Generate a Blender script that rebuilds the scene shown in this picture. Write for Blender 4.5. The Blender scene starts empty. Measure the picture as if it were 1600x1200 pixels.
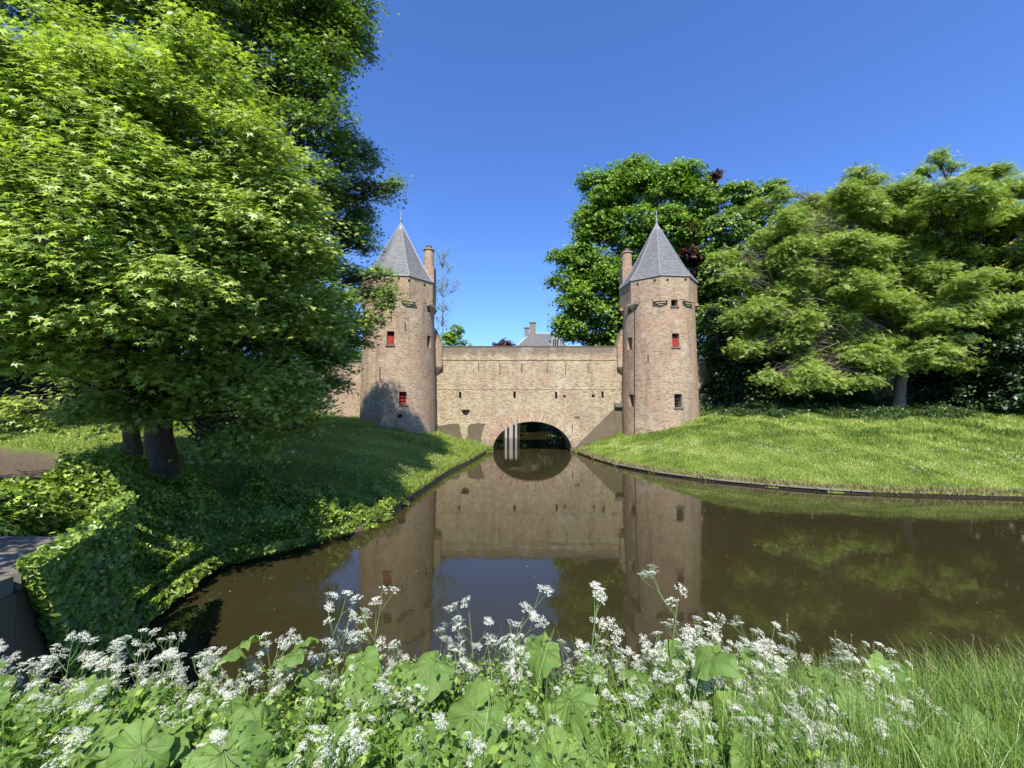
import bpy, math, random
import numpy as np
from mathutils import Vector
random.seed(7)
rng = np.random.default_rng(7)
PI = math.pi
S = bpy.context.scene
COL = S.collection

# ------------------------------------------------------------------ camera
F = 620.0; P = math.radians(2.4); CZ = 3.8
def ray(u, v):
    a = (u-800)/F; b = (600-v)/F
    return (a, math.cos(P)-b*math.sin(P), math.sin(P)+b*math.cos(P))
def at(u, v, Y):
    d = ray(u, v); t = Y/d[1]
    return np.array((d[0]*t, Y, CZ+d[2]*t))
cam = bpy.data.cameras.new('camera'); cam.lens = 36*F/1600; cam.sensor_width = 36
cam.clip_start = 0.05; cam.clip_end = 3000
co = bpy.data.objects.new('camera', cam); COL.objects.link(co)
co.location = (0, 0, CZ); co.rotation_euler = (PI/2+P, 0, 0)
S.camera = co

# ------------------------------------------------------------------ light
SUN_EL = math.radians(54); SUN_AZ = math.radians(-3)     # azimuth measured from -Y towards +X
w = bpy.data.worlds.new('World'); S.world = w; w.use_nodes = True
nt = w.node_tree; nt.nodes.clear()
sky = nt.nodes.new('ShaderNodeTexSky'); sky.sky_type = 'NISHITA'; sky.sun_disc = False
sky.sun_elevation = SUN_EL
sdir = Vector((math.sin(SUN_AZ)*math.cos(SUN_EL), -math.cos(SUN_AZ)*math.cos(SUN_EL), math.sin(SUN_EL)))
sky.sun_rotation = math.atan2(sdir.x, sdir.y)
sky.air_density = 1.0; sky.dust_density = 0.1; sky.ozone_density = 3.0
hs = nt.nodes.new('ShaderNodeMixRGB'); hs.blend_type = 'MULTIPLY'; hs.inputs[0].default_value = 1; hs.inputs[2].default_value = (.66, .93, 1.44, 1)
bg = nt.nodes.new('ShaderNodeBackground'); bg.inputs[1].default_value = 0.108
wo = nt.nodes.new('ShaderNodeOutputWorld')
nt.links.new(sky.outputs[0], hs.inputs[1]); nt.links.new(hs.outputs[0], bg.inputs[0]); nt.links.new(bg.outputs[0], wo.inputs[0])
sl = bpy.data.lights.new('sun', 'SUN'); sl.energy = 5.0; sl.angle = math.radians(0.5); sl.color = (1, .955, .88)
so = bpy.data.objects.new('sun', sl); COL.objects.link(so)
so.rotation_euler = (-sdir).to_track_quat('-Z', 'Y').to_euler()
S.view_settings.view_transform = 'Standard'; S.view_settings.look = 'None'
S.view_settings.exposure = 0.70; S.view_settings.gamma = 1.0
S.cycles.max_bounces = 6; S.cycles.transparent_max_bounces = 6

# ------------------------------------------------------------------ materials
class NT:
    def __init__(s, name):
        s.m = bpy.data.materials.new(name); s.m.use_nodes = True
        s.t = s.m.node_tree; s.t.nodes.clear()
        s.out = s.n('OutputMaterial'); s.p = s.n('BsdfPrincipled')
        s.l(s.p.outputs[0], s.out.inputs[0])
    def n(s, k, **kw):
        x = s.t.nodes.new('ShaderNode'+k)
        for a, b in kw.items(): setattr(x, a, b)
        return x
    def l(s, a, b): s.t.links.new(a, b)
    def set(s, node, **kw):
        for a, b in kw.items(): node.inputs[a.replace('_', ' ')].default_value = b
        return node
    def noise(s, scale, detail=4, vec=None, rough=.55):
        x = s.n('TexNoise'); x.inputs['Scale'].default_value = scale; x.inputs['Detail'].default_value = detail
        x.inputs['Roughness'].default_value = rough
        if vec is not None: s.l(vec, x.inputs['Vector'])
        return x.outputs['Fac']
    def ramp(s, fac, stops, interp='LINEAR'):
        x = s.n('ValToRGB'); x.color_ramp.interpolation = interp
        e = x.color_ramp.elements
        while len(e) < len(stops): e.new(.5)
        for i, (p, c) in enumerate(stops):
            e[i].position = p; e[i].color = (*c, 1) if len(c) == 3 else c
        s.l(fac, x.inputs[0]); return x.outputs[0]
    def mix(s, fac, a, b, mode='MIX'):
        x = s.n('MixRGB', blend_type=mode)
        for i, q in enumerate((fac, a, b)):
            if isinstance(q, (int, float)): x.inputs[i].default_value = q
            elif isinstance(q, tuple): x.inputs[i].default_value = (*q, 1)
            else: s.l(q, x.inputs[i])
        return x.outputs[0]
    def math(s, op, a, b=0.0, c=None):
        x = s.n('Math', operation=op)
        for i, q in enumerate((a, b) if c is None else (a, b, c)):
            if isinstance(q, (int, float)): x.inputs[i].default_value = q
            else: s.l(q, x.inputs[i])
        return x.outputs[0]
    def bump(s, h, strength=.5, dist=.02):
        x = s.n('Bump'); x.inputs['Strength'].default_value = strength; x.inputs['Distance'].default_value = dist
        s.l(h, x.inputs['Height']); s.l(x.outputs[0], s.p.inputs['Normal'])
    def base(s, c):
        if isinstance(c, tuple): s.p.inputs['Base Color'].default_value = (*c, 1)
        else: s.l(c, s.p.inputs['Base Color'])
    def rough(s, r, spec=.5):
        s.p.inputs['Roughness'].default_value = r; s.p.inputs['Specular IOR Level'].default_value = spec
    def obj(s): return s.n('TexCoord').outputs['Object']
    def uv(s): return s.n('TexCoord').outputs['UV']

def leaf_mat(name, dark, light, trans=.35, rough=.45, spec=.35, tint=None):
    k = NT(name); a = k.n('Attribute', attribute_name='rnd')
    geo = k.n('NewGeometry')
    c = k.ramp(a.outputs['Fac'], [(0, dark), (.75, light), (1, tint or light)])
    big = k.noise(.35, 3, geo.outputs['Position'])
    c = k.mix(k.math('MULTIPLY', big, .3), c, tuple(x*.75 for x in light))
    k.base(c); k.rough(rough, spec)
    tr = k.n('BsdfTranslucent'); tc = k.mix(1.0, c, (1.5, 1.7, .5), 'MULTIPLY'); k.l(tc, tr.inputs[0])
    mx = k.n('MixShader'); mx.inputs[0].default_value = trans
    k.l(k.p.outputs[0], mx.inputs[1]); k.l(tr.outputs[0], mx.inputs[2]); k.l(mx.outputs[0], k.out.inputs[0])
    return k.m

def plain(name, c, rough=.7, spec=.3, var=.25, scale=6, bump=0.0, metal=0):
    k = NT(name); n = k.noise(scale, 6, k.obj())
    k.base(k.mix(n, tuple(x*(1-var) for x in c), tuple(min(1, x*(1+var)) for x in c)))
    k.rough(rough, spec); k.p.inputs['Metallic'].default_value = metal
    if bump: k.bump(n, bump, .02)
    return k.m

def brick_mat(name, red=.5, dark_top=None, buff=(.455, .38, .215), redc=(.34, .18, .115), bw=.22, bh=.078, mortar=(.45, .40, .27)):
    k = NT(name); uv = k.uv(); obj = k.n('NewGeometry').outputs['Position']
    wob = k.noise(1.3, 2, uv)
    br = k.n('TexBrick'); k.l(uv, br.inputs['Vector'])
    k.set(br, Scale=1.0, Brick_Width=bw, Row_Height=bh, Mortar_Size=.018, Mortar_Smooth=.4, Bias=0.0)
    br.inputs['Color1'].default_value = (0, 0, 0, 1); br.inputs['Color2'].default_value = (1, 1, 1, 1)
    br.inputs['Mortar'].default_value = (.5, .5, .5, 1)
    big = k.noise(.32, 5, obj, .6); mid = k.noise(1.6, 5, obj, .65)
    t = k.math('ADD', k.math('MULTIPLY', big, .9), k.math('MULTIPLY', mid, .35))
    patch = k.ramp(t, [(.68-red*.26, (0, 0, 0)), (.78-red*.22, (1, 1, 1))])
    darkb = (.17, .105, .075)
    cb = k.ramp(br.outputs['Color'], [(0, tuple(x*.5 for x in redc)), (.22, redc), (.45, tuple(.55*x+.45*y for x, y in zip(redc, buff))), (.62, buff), (1, tuple(min(1, x*1.3) for x in buff))])
    cr = k.ramp(br.outputs['Color'], [(0, tuple(x*.6 for x in darkb)), (.25, redc), (.6, tuple(min(1, x*1.3) for x in redc)), (.85, buff), (1, buff)])
    c = k.mix(patch, cb, cr)
    c = k.mix(k.math('MULTIPLY', br.outputs['Fac'], .75), c, mortar)
    fine = k.noise(9, 4, obj, .7)
    c = k.mix(k.math('MULTIPLY', fine, .35), c, tuple(x*.5 for x in buff))
    # weathering streaks
    mp = k.n('Mapping'); mp.inputs['Scale'].default_value = (1.6, 1.6, .18); k.l(obj, mp.inputs[0])
    st = k.ramp(k.noise(1.0, 5, mp.outputs[0], .7), [(.5, (0, 0, 0)), (.72, (1, 1, 1))])
    c = k.mix(k.math('MULTIPLY', st, .55), c, (.13, .105, .085))
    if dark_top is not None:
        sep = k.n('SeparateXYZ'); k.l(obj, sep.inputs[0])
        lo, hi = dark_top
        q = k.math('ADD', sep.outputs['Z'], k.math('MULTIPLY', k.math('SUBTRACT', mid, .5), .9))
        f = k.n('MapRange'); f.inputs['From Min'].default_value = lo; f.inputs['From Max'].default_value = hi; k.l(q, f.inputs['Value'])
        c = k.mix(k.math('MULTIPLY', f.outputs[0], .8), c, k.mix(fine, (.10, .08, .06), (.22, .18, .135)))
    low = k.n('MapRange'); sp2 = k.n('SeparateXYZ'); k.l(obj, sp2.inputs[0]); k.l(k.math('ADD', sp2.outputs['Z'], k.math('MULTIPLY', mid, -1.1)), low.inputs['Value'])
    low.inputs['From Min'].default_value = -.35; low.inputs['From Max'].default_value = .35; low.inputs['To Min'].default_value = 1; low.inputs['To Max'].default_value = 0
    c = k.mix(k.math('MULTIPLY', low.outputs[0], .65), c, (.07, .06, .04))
    blot = k.ramp(k.noise(.75, 6, obj, .7), [(.56, (0, 0, 0)), (.66, (1, 1, 1))])
    c = k.mix(k.math('MULTIPLY', blot, .38), c, (.58, .52, .42))
    k.base(c); k.rough(.9, .2)
    k.bump(k.math('ADD', k.math('MULTIPLY', br.outputs['Fac'], -1.0), k.math('MULTIPLY', fine, .8)), .3, .02)
    return k.m

M = {}
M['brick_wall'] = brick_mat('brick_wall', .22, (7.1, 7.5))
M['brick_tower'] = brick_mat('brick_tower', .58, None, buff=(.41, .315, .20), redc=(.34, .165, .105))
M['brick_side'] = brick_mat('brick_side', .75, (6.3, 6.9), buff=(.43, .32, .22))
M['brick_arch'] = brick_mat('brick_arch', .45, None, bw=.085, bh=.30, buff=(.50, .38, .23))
def slate_mat():
    k = NT('slate'); uv = k.uv(); br = k.n('TexBrick'); k.l(uv, br.inputs['Vector'])
    k.set(br, Scale=1.0, Brick_Width=.26, Row_Height=.17, Mortar_Size=.012, Mortar_Smooth=.1)
    br.inputs['Color1'].default_value = (.085, .083, .08, 1); br.inputs['Color2'].default_value = (.215, .21, .205, 1); br.inputs['Mortar'].default_value = (.05, .05, .055, 1)
    n = k.noise(1.6, 5, k.obj(), .7); c = k.mix(n, br.outputs['Color'], (.12, .118, .115))
    c = k.mix(k.math('MULTIPLY', k.noise(5, 4, k.obj(), .7), .3), c, (.27, .26, .24))
    k.base(c); k.rough(.6, .35); k.bump(k.math('ADD', k.math('MULTIPLY', br.outputs['Fac'], -1.0), k.math('MULTIPLY', n, .8)), .9, .04)
    return k.m
M['slate'] = slate_mat()
M['lead'] = plain('lead', (.24, .24, .245), .5, .5)
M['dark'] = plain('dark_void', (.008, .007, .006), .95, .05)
M['cement'] = plain('cement', (.135, .105, .065), .9, .2, .35, 2.5, .4)
M['stone'] = plain('stone', (.15, .135, .105), .85, .3, .3, 5, .4)
M['red'] = plain('red_paint', (.30, .032, .026), .7, .3, .45, 5)
M['iron'] = plain('iron', (.05, .035, .03), .6, .4)
M['white'] = plain('white_paint', (.36, .355, .34), .6, .4, .12, 3)
M['timber'] = plain('timber', (.16, .12, .085), .9, .2, .4, 9, .5)
M['concrete'] = plain('concrete', (.22, .20, .17), .85, .3, .3, 7, .3)
M['glass'] = plain('window_glass', (.03, .035, .04), .08, .8, .1)

def bark(name, c):
    k = NT(name); o = k.obj(); mp = k.n('Mapping'); mp.inputs['Scale'].default_value = (9, 9, 1.6); k.l(o, mp.inputs[0])
    n = k.noise(1.5, 8, mp.outputs[0], .7)
    k.base(k.ramp(n, [(.3, tuple(x*.35 for x in c)), (.7, c)])); k.rough(.95, .15); k.bump(n, 1.0, .05); return k.m
M['bark'] = bark('bark', (.17, .125, .09)); M['bark_pale'] = bark('bark_pale', (.27, .215, .155))
M['bark_dark'] = bark('bark_dark', (.06, .048, .038))

def ground_mat():
    k = NT('ground'); pos = k.n('NewGeometry').outputs['Position']
    f = k.noise(14, 5, pos, .75); m = k.noise(1.1, 4, pos, .6); b = k.noise(.22, 3, pos)
    g = k.ramp(f, [(.25, (.03, .06, .012)), (.55, (.14, .20, .035)), (.8, (.26, .33, .06))])
    g = k.mix(k.ramp(m, [(.4, (0, 0, 0)), (.7, (.6, .6, .6))]), g, (.17, .21, .05))
    soil = k.ramp(f, [(.3, (.075, .052, .035)), (.7, (.20, .155, .11))])
    # bare earth under the big trees on the left
    sep = k.n('SeparateXYZ'); k.l(pos, sep.inputs[0])
    dx = k.math('MULTIPLY', k.math('ADD', sep.outputs['X'], 13.5), .16); dy = k.math('MULTIPLY', k.math('SUBTRACT', sep.outputs['Y'], 9.5), .28)
    d = k.math('ADD', k.math('MULTIPLY', dx, dx), k.math('MULTIPLY', dy, dy))
    d = k.math('ADD', d, k.math('MULTIPLY', m, .9))
    mask = k.ramp(d, [(.75, (1, 1, 1)), (1.25, (0, 0, 0))])
    c = k.mix(mask, g, soil)
    k.base(c); k.rough(.95, .1); k.bump(f, .8, .06)
    return k.m
M['ground'] = ground_mat()
def water_mat():
    k = NT('water'); pos = k.n('NewGeometry').outputs['Position']
    mp = k.n('Mapping'); mp.inputs['Scale'].default_value = (1, .8, 1); k.l(pos, mp.inputs[0])
    a = k.noise(2.2, 3, mp.outputs[0], .5); b = k.noise(9, 3, mp.outputs[0], .5); c = k.noise(.25, 3, pos)
    k.base(k.mix(c, (.024, .021, .008), (.034, .028, .011)))
    k.rough(.025, .5); k.p.inputs['IOR'].default_value = 1.50
    msk = k.ramp(k.noise(.35, 4, pos, .6), [(.35, (.25, .25, .25)), (.7, (1, 1, 1))])
    h = k.math('MULTIPLY', k.math('ADD', a, k.math('MULTIPLY', b, .28)), msk)
    k.bump(h, .10, .035)
    return k.m
M['water'] = water_mat()
def paving_mat():
    k = NT('paving'); o = k.n('NewGeometry').outputs['Position']; br = k.n('TexBrick'); k.l(o, br.inputs['Vector'])
    k.set(br, Scale=1.0, Brick_Width=.2, Row_Height=.07, Mortar_Size=.006)
    br.inputs['Color1'].default_value = (.12, .095, .08, 1); br.inputs['Color2'].default_value = (.20, .165, .14, 1); br.inputs['Mortar'].default_value = (.10, .08, .065, 1)
    n = k.noise(5, 5, o, .7); k.base(k.mix(k.math('MULTIPLY', n, .6), br.outputs['Color'], (.19, .165, .14))); k.rough(.85, .3)
    k.bump(k.math('MULTIPLY', br.outputs['Fac'], -1.0), .6, .01); return k.m
M['paving'] = paving_mat()

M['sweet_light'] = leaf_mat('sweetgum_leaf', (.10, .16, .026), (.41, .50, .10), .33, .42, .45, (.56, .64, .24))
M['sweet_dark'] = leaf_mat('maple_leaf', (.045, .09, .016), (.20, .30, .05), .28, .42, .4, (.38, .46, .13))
M['linden'] = leaf_mat('linden_leaf', (.035, .09, .009), (.20, .32, .03), .30, .5, .3, (.30, .41, .055))
M['copper'] = leaf_mat('copper_leaf', (.025, .010, .012), (.10, .038, .030), .2, .5, .3)
M['locust'] = leaf_mat('locust_leaf', (.08, .14, .020), (.32, .41, .07), .32, .5, .3, (.55, .58, .22))
M['gold'] = leaf_mat('golden_leaf', (.24, .27, .02), (.50, .48, .035), .3, .5, .3)
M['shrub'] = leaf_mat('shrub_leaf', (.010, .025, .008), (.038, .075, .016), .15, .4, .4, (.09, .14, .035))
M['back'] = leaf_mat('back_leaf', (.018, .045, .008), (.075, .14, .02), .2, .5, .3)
M['lime'] = leaf_mat('lime_leaf', (.10, .18, .018), (.25, .38, .04), .35, .5, .3)
M['ivy'] = leaf_mat('ivy_leaf', (.05, .10, .012), (.24, .34, .035), .18, .38, .45, (.44, .54, .10))
M['grass'] = leaf_mat('grass_blade', (.10, .165, .025), (.36, .43, .085), .28, .5, .3, (.52, .52, .19))
M['dry'] = leaf_mat('dry_grass', (.14, .11, .05), (.36, .30, .16), .2, .7, .2)
M['meadow'] = leaf_mat('meadow_blade', (.055, .11, .018), (.22, .34, .06), .25, .42, .45, (.46, .54, .18))
M['herb'] = leaf_mat('herb_leaf', (.035, .085, .012), (.16, .27, .035), .24, .5, .3, (.32, .42, .08))
M['stem'] = plain('stem_green', (.13, .20, .06), .6, .3)
k = NT('petal_white'); k.base((.87, .86, .72)); k.rough(.7, .2); tr = k.n('BsdfTranslucent'); tr.inputs[0].default_value = (.8, .8, .7, 1)
mx = k.n('MixShader'); mx.inputs[0].default_value = .3; k.l(k.p.outputs[0], mx.inputs[1]); k.l(tr.outputs[0], mx.inputs[2]); k.l(mx.outputs[0], k.out.inputs[0])
M['petal'] = k.m
M['yellow'] = plain('petal_yellow', (.65, .62, .05), .6, .3)
M['pink'] = plain('petal_pink', (.55, .35, .48), .6, .3)
def butter_mat():
    k = NT('butterbur_leaf'); uv = k.uv(); sep = k.n('SeparateXYZ'); k.l(uv, sep.inputs[0])
    # uv.x = angle*n/(2pi), uv.y = radius : radiating veins
    fr = k.math('FRACT', sep.outputs['X']); d = k.math('ABSOLUTE', k.math('SUBTRACT', fr, .5))
    wv = k.math('MULTIPLY', d, sep.outputs['Y'])
    vein = k.ramp(wv, [(.0, (1, 1, 1)), (.03, (0, 0, 0))])
    n = k.noise(22, 6, k.obj(), .7); n2 = k.noise(3, 3, k.obj())
    c = k.ramp(n2, [(.3, (.12, .21, .04)), (.7, (.22, .33, .075))])
    c = k.mix(k.math('MULTIPLY', n, .4), c, (.09, .18, .03)); c = k.mix(k.math('MULTIPLY', vein, .6), c, (.34, .44, .17))
    k.base(c); k.rough(.5, .35); k.bump(k.math('SUBTRACT', n, k.math('MULTIPLY', vein, .9)), .7, .012)
    tr = k.n('BsdfTranslucent'); k.l(k.mix(1.0, c, (1.5, 1.7, .6), 'MULTIPLY'), tr.inputs[0])
    mx = k.n('MixShader'); mx.inputs[0].default_value = .3
    k.l(k.p.outputs[0], mx.inputs[1]); k.l(tr.outputs[0], mx.inputs[2]); k.l(mx.outputs[0], k.out.inputs[0]); return k.m
M['butter'] = butter_mat()
_fr = [(math.cos(a)*f_, math.sin(a)*f_, p_) for a, f_, p_ in zip(np.random.default_rng(3).uniform(0, 6.28, 10), np.random.default_rng(4).uniform(.6, 2.2, 10), np.random.default_rng(5).uniform(0, 6.28, 10))]
def nf(x, y, s_=1.0):
    return sum(np.sin((a*x+b*y)*s_*2+p) for a, b, p in _fr)/3.2

# ------------------------------------------------------------------ object helpers
def tag(o, label=None, cat=None, group=None, kind=None):
    if label: o['label'] = label
    if cat: o['category'] = cat
    if group: o['group'] = group
    if kind: o['kind'] = kind
    return o
def empty(name, loc, label=None, cat=None, group=None):
    o = bpy.data.objects.new(name, None); COL.objects.link(o); o.location = loc; o.empty_display_size = .3
    return tag(o, label, cat, group)
def link(name, me, mat, parent=None):
    o = bpy.data.objects.new(name, me); COL.objects.link(o)
    if mat is not None and len(me.materials) == 0: me.materials.append(mat)
    if parent is not None:
        o.parent = parent
        # mesh data is in world coordinates relative to the scene; shift under the parent
        p = parent; off = Vector((0, 0, 0))
        while p is not None: off += p.location; p = p.parent
        o.location = -off
    return o
class MB:
    """collects polygons (with uv in metres) and builds ONE mesh"""
    def __init__(s): s.v = []; s.f = []; s.uv = []; s.smooth = False
    def quad(s, pts, uvs=None):
        i = len(s.v); s.v += [tuple(p) for p in pts]; s.f.append(tuple(range(i, i+len(pts))))
        s.uv += list(uvs) if uvs else [(0, 0)]*len(pts)
    def box(s, c, sz, rz=0.0, rx=0.0, ry=0.0):
        from mathutils import Euler
        R = Euler((rx, ry, rz)).to_matrix(); c = Vector(c); h = [x/2 for x in sz]
        def P_(a, b, d): return c + R @ Vector((a*h[0], b*h[1], d*h[2]))
        fs = [((-1,-1,-1),(1,-1,-1),(1,-1,1),(-1,-1,1)), ((1,1,-1),(-1,1,-1),(-1,1,1),(1,1,1)), ((-1,1,-1),(-1,-1,-1),(-1,-1,1),(-1,1,1)),
              ((1,-1,-1),(1,1,-1),(1,1,1),(1,-1,1)), ((-1,-1,1),(1,-1,1),(1,1,1),(-1,1,1)), ((-1,1,-1),(1,1,-1),(1,-1,-1),(-1,-1,-1))]
        for q in fs:
            pts = [P_(*a) for a in q]
            w_ = (pts[1]-pts[0]).length; h_ = (pts[2]-pts[1]).length
            s.quad(pts, [(pts[0].x, pts[0].z), (pts[0].x+w_, pts[0].z), (pts[0].x+w_, pts[0].z+h_), (pts[0].x, pts[0].z+h_)])
    def tube(s, pts, rad, n=7, cap=True):
        pts = [Vector(p) for p in pts]; rings = []; i0 = len(s.v)
        t0 = (pts[1]-pts[0]).normalized(); a = t0.orthogonal().normalized()
        for i, p in enumerate(pts):
            t = (pts[min(i+1, len(pts)-1)]-pts[max(i-1, 0)]).normalized()
            a = (a - t*a.dot(t)).normalized(); b = t.cross(a)
            for k in range(n):
                an = 2*PI*k/n; q = p + (a*math.cos(an)+b*math.sin(an))*rad[i]; s.v.append(tuple(q))
        for i in range(len(pts)-1):
            for k in range(n):
                A = i0+i*n+k; B = i0+i*n+(k+1) % n; s.f.append((A, B, B+n, A+n)); s.uv += [(k/n, i), ((k+1)/n, i), ((k+1)/n, i+1), (k/n, i+1)]
        if cap:
            s.f.append(tuple(i0+(len(pts)-1)*n+k for k in range(n))); s.uv += [(0, 0)]*n
            s.f.append(tuple(i0+k for k in reversed(range(n)))); s.uv += [(0, 0)]*n
    def lathe(s, c, prof, n=32, a0=0.0):
        i0 = len(s.v)
        for r, z in prof:
            for k in range(n):
                an = a0+2*PI*k/n; s.v.append((c[0]+r*math.cos(an), c[1]+r*math.sin(an), c[2]+z))
        L = 0
        for i in range(len(prof)-1):
            dl = math.hypot(prof[i+1][0]-prof[i][0], prof[i+1][1]-prof[i][1])
            for k in range(n):
                A = i0+i*n+k; B = i0+i*n+(k+1) % n; s.f.append((A, B, B+n, A+n))
                ra, rb = prof[i][0], prof[i+1][0]; u0 = 2*PI*k/n; u1 = 2*PI*(k+1)/n; um = (u0+u1)/2; sg = (u1-u0)/2
                s.uv += [(um*3-sg*ra, L), (um*3+sg*ra, L), (um*3+sg*rb, L+dl), (um*3-sg*rb, L+dl)]
            L += dl
    def mesh(s, name, smooth=False):
        me = bpy.data.meshes.new(name); me.from_pydata(s.v, [], s.f); me.update()
        ul = me.uv_layers.new(name='UVMap'); ul.data.foreach_set('uv', np.array(s.uv, dtype=np.float32).ravel())
        if smooth: me.polygons.foreach_set('use_smooth', [True]*len(me.polygons))
        return me
    def build(s, name, mat, parent=None, smooth=False): return link(name, s.mesh(name, smooth), mat, parent)

def np_mesh(name, V, Fq, k, rnd=None, smooth=False):
    """V (n,3), Fq (m,k) all faces with k corners"""
    me = bpy.data.meshes.new(name); me.vertices.add(len(V)); me.vertices.foreach_set('co', V.astype(np.float32).ravel())
    m = len(Fq); me.loops.add(m*k); me.loops.foreach_set('vertex_index', Fq.astype(np.int32).ravel())
    me.polygons.add(m); me.polygons.foreach_set('loop_start', np.arange(0, m*k, k, dtype=np.int32))
    me.update(calc_edges=True)
    if smooth: me.polygons.foreach_set('use_smooth', np.ones(m, dtype=bool))
    if rnd is not None:
        a = me.attributes.new('rnd', 'FLOAT', 'POINT'); a.data.foreach_set('value', rnd.astype(np.float32))
    return me
# leaf templates: verts (x along leaf), faces all quads
def star_template():
    v = [(0, 0, 0)]; f = []
    tips = [(-115, .62), (-58, .9), (0, 1.08), (58, .9), (115, .62)]; 
    ang = [math.radians(a) for a, _ in tips]
    not_ = [math.radians(a) for a in (-160, -86, -29, 29, 86, 160)]
    for i in range(6): v.append((.33*math.cos(not_[i]), .33*math.sin(not_[i]), .015))
    for i in range(5): v.append((tips[i][1]*math.cos(ang[i]), tips[i][1]*math.sin(ang[i]), -.12))
    for i in range(5): f.append((0, 1+i, 7+i, 2+i))
    v = [(x+.25, y, z) for x, y, z in v]
    return np.array(v)*.55, np.array(f)
STAR = star_template()
OVAL = (np.array([(-.5, 0, 0), (0, -.32, .07), (.55, 0, -.08), (0, .32, .07)]), np.array([(0, 1, 2, 3)]))
NARROW = (np.array([(-.5, 0, 0), (0, -.17, .03), (.5, 0, -.12), (0, .17, .03)]), np.array([(0, 1, 2, 3)]))
HEART = (np.array([(0, 0, 0), (-.2, -.42, .04), (.25, -.36, .02), (.62, 0, -.08), (.25, .36, .02), (-.2, .42, .04)]), np.array([(0, 1, 2, 3), (0, 3, 4, 5)]))
def pinn():
    v = []; f = []
    for i in range(5):
        x = -.45+i*.2
        for sg in (-1, 1):
            j = len(v); v += [(x, 0, 0), (x-.05, sg*.14, .0), (x+.06, sg*.28, -.05), (x+.11, sg*.13, 0)]
            f.append((j, j+1, j+2, j+3))
    return np.array(v), np.array(f)
PINN = pinn()
def unit(a): return a/np.maximum(np.linalg.norm(a, axis=1, keepdims=True), 1e-9)
def leaves_geo(pos, nrm, xdir, size, tmpl, r=None):
    tv, tf = tmpl; N = len(pos); K = len(tv)
    z = unit(nrm); x = unit(xdir - z*np.sum(xdir*z, axis=1, keepdims=True)); y = np.cross(z, x)
    V = pos[:, None, :] + size[:, None, None]*(tv[None, :, 0, None]*x[:, None, :]+tv[None, :, 1, None]*y[:, None, :]+tv[None, :, 2, None]*z[:, None, :])
    Fq = (tf[None]+(np.arange(N)*K)[:, None, None]).reshape(-1, tf.shape[1])
    if r is None: r = rng.random(N)
    return V.reshape(-1, 3), Fq, np.repeat(r, K)
def leaves(name, pos, nrm, xdir, size, tmpl, mat, parent=None, r=None):
    V, Fq, R_ = leaves_geo(pos, nrm, xdir, size, tmpl, r)
    return link(name, np_mesh(name, V, Fq, tmpl[1].shape[1], R_), mat, parent)
def rdir(n): return unit(rng.normal(size=(n, 3)))

# ------------------------------------------------------------------ water outline and land height
W = np.array([(-1.45, 33.2), (-1.45, 30.0), (-1.95, 29.2), (-2.5, 25.5), (-3.4, 21.0), (-3.95, 15.3), (-4.27, 12.0), (-5.0, 11.1), (-5.76, 10.2), (-6.46, 9.6), (-6.85, 9.0), (-6.75, 7.9),
              (-6.35, 6.6), (-5.7, 5.5), (-5.15, 4.7), (-4.9, 4.1), (-3.5, 4.1), (0, 4.2), (5, 4.25), (12, 4.2), (25, 4.0), (45, 4.5), (70, 6), (70, 15), (45, 15.0), (30, 14.9), (24, 15.1), (20, 15.5),
              (15.6, 16.1), (13.4, 16.6), (11.35, 17.6), (9.2, 19.0), (7.4, 20.9), (6.1, 23.1), (5.3, 26.0), (4.8, 28.9), (4.48, 30.0), (4.48, 33.2), (5, 37), (5.2, 42), (5.2, 54), (-4.2, 54), (-4.2, 42), (-3.0, 36)])
def sdist(x, y):
    """signed distance to the water outline, negative in the water; also nearest point"""
    px = x.ravel(); py = y.ravel(); best = np.full(px.shape, 1e9); nx = px.copy(); ny = py.copy(); ins = np.zeros(px.shape, bool)
    n = len(W)
    for i in range(n):
        ax, ay = W[i]; bx, by = W[(i+1) % n]; ex, ey = bx-ax, by-ay
        t = np.clip(((px-ax)*ex+(py-ay)*ey)/(ex*ex+ey*ey), 0, 1); qx = ax+t*ex; qy = ay+t*ey
        d = np.hypot(px-qx, py-qy); m = d < best; best[m] = d[m]; nx[m] = qx[m]; ny[m] = qy[m]
        c = ((ay > py) != (by > py)); xi = ax+(py-ay)/(by-ay+1e-12)*ex; ins ^= (c & (px < xi))
    return np.where(ins, -best, best).reshape(x.shape), nx.reshape(x.shape), ny.reshape(x.shape)
def sstep(a, b, x): t = np.clip((x-a)/(b-a), 0, 1); return t*t*(3-2*t)
def nz(x, y): return (np.sin(x*1.7+y*.6)+np.sin(y*2.1-x*.8+1.3)+np.sin(x*.53-y*.41+4)*1.5)/3.5
def land(x, y, sd=None):
    x = np.asarray(x, float); y = np.asarray(y, float)
    if sd is None: sd, _, _ = sdist(x, y)
    d = np.maximum(sd, 0)
    gentle = .22+3.4*(1-np.exp(-d/8.6))
    quay = .25+1.95*sstep(0, 1.25, d)+.02*d
    a = sstep(7.0, 12.5, y)
    left = quay*(1-a)+gentle*a
    right = .17+3.75*(1-np.exp(-(d/7.5)**1.2))
    b = sstep(0, 3, x)
    far = left*(1-b)+right*b
    near = .12+2.0*(1-np.exp(-(d/1.35)**1.3))
    wn = 1-sstep(3.9, 4.7, y); wn = wn*sstep(-5.2, -4.6, x)
    h = far*(1-wn)+near*wn
    h = h+nz(x, y)*.07*np.minimum(d, 1.5)
    return np.where(sd < 0, -1.1, h)
def landz(x, y): return float(land(np.array([x]), np.array([y]))[0])

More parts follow.
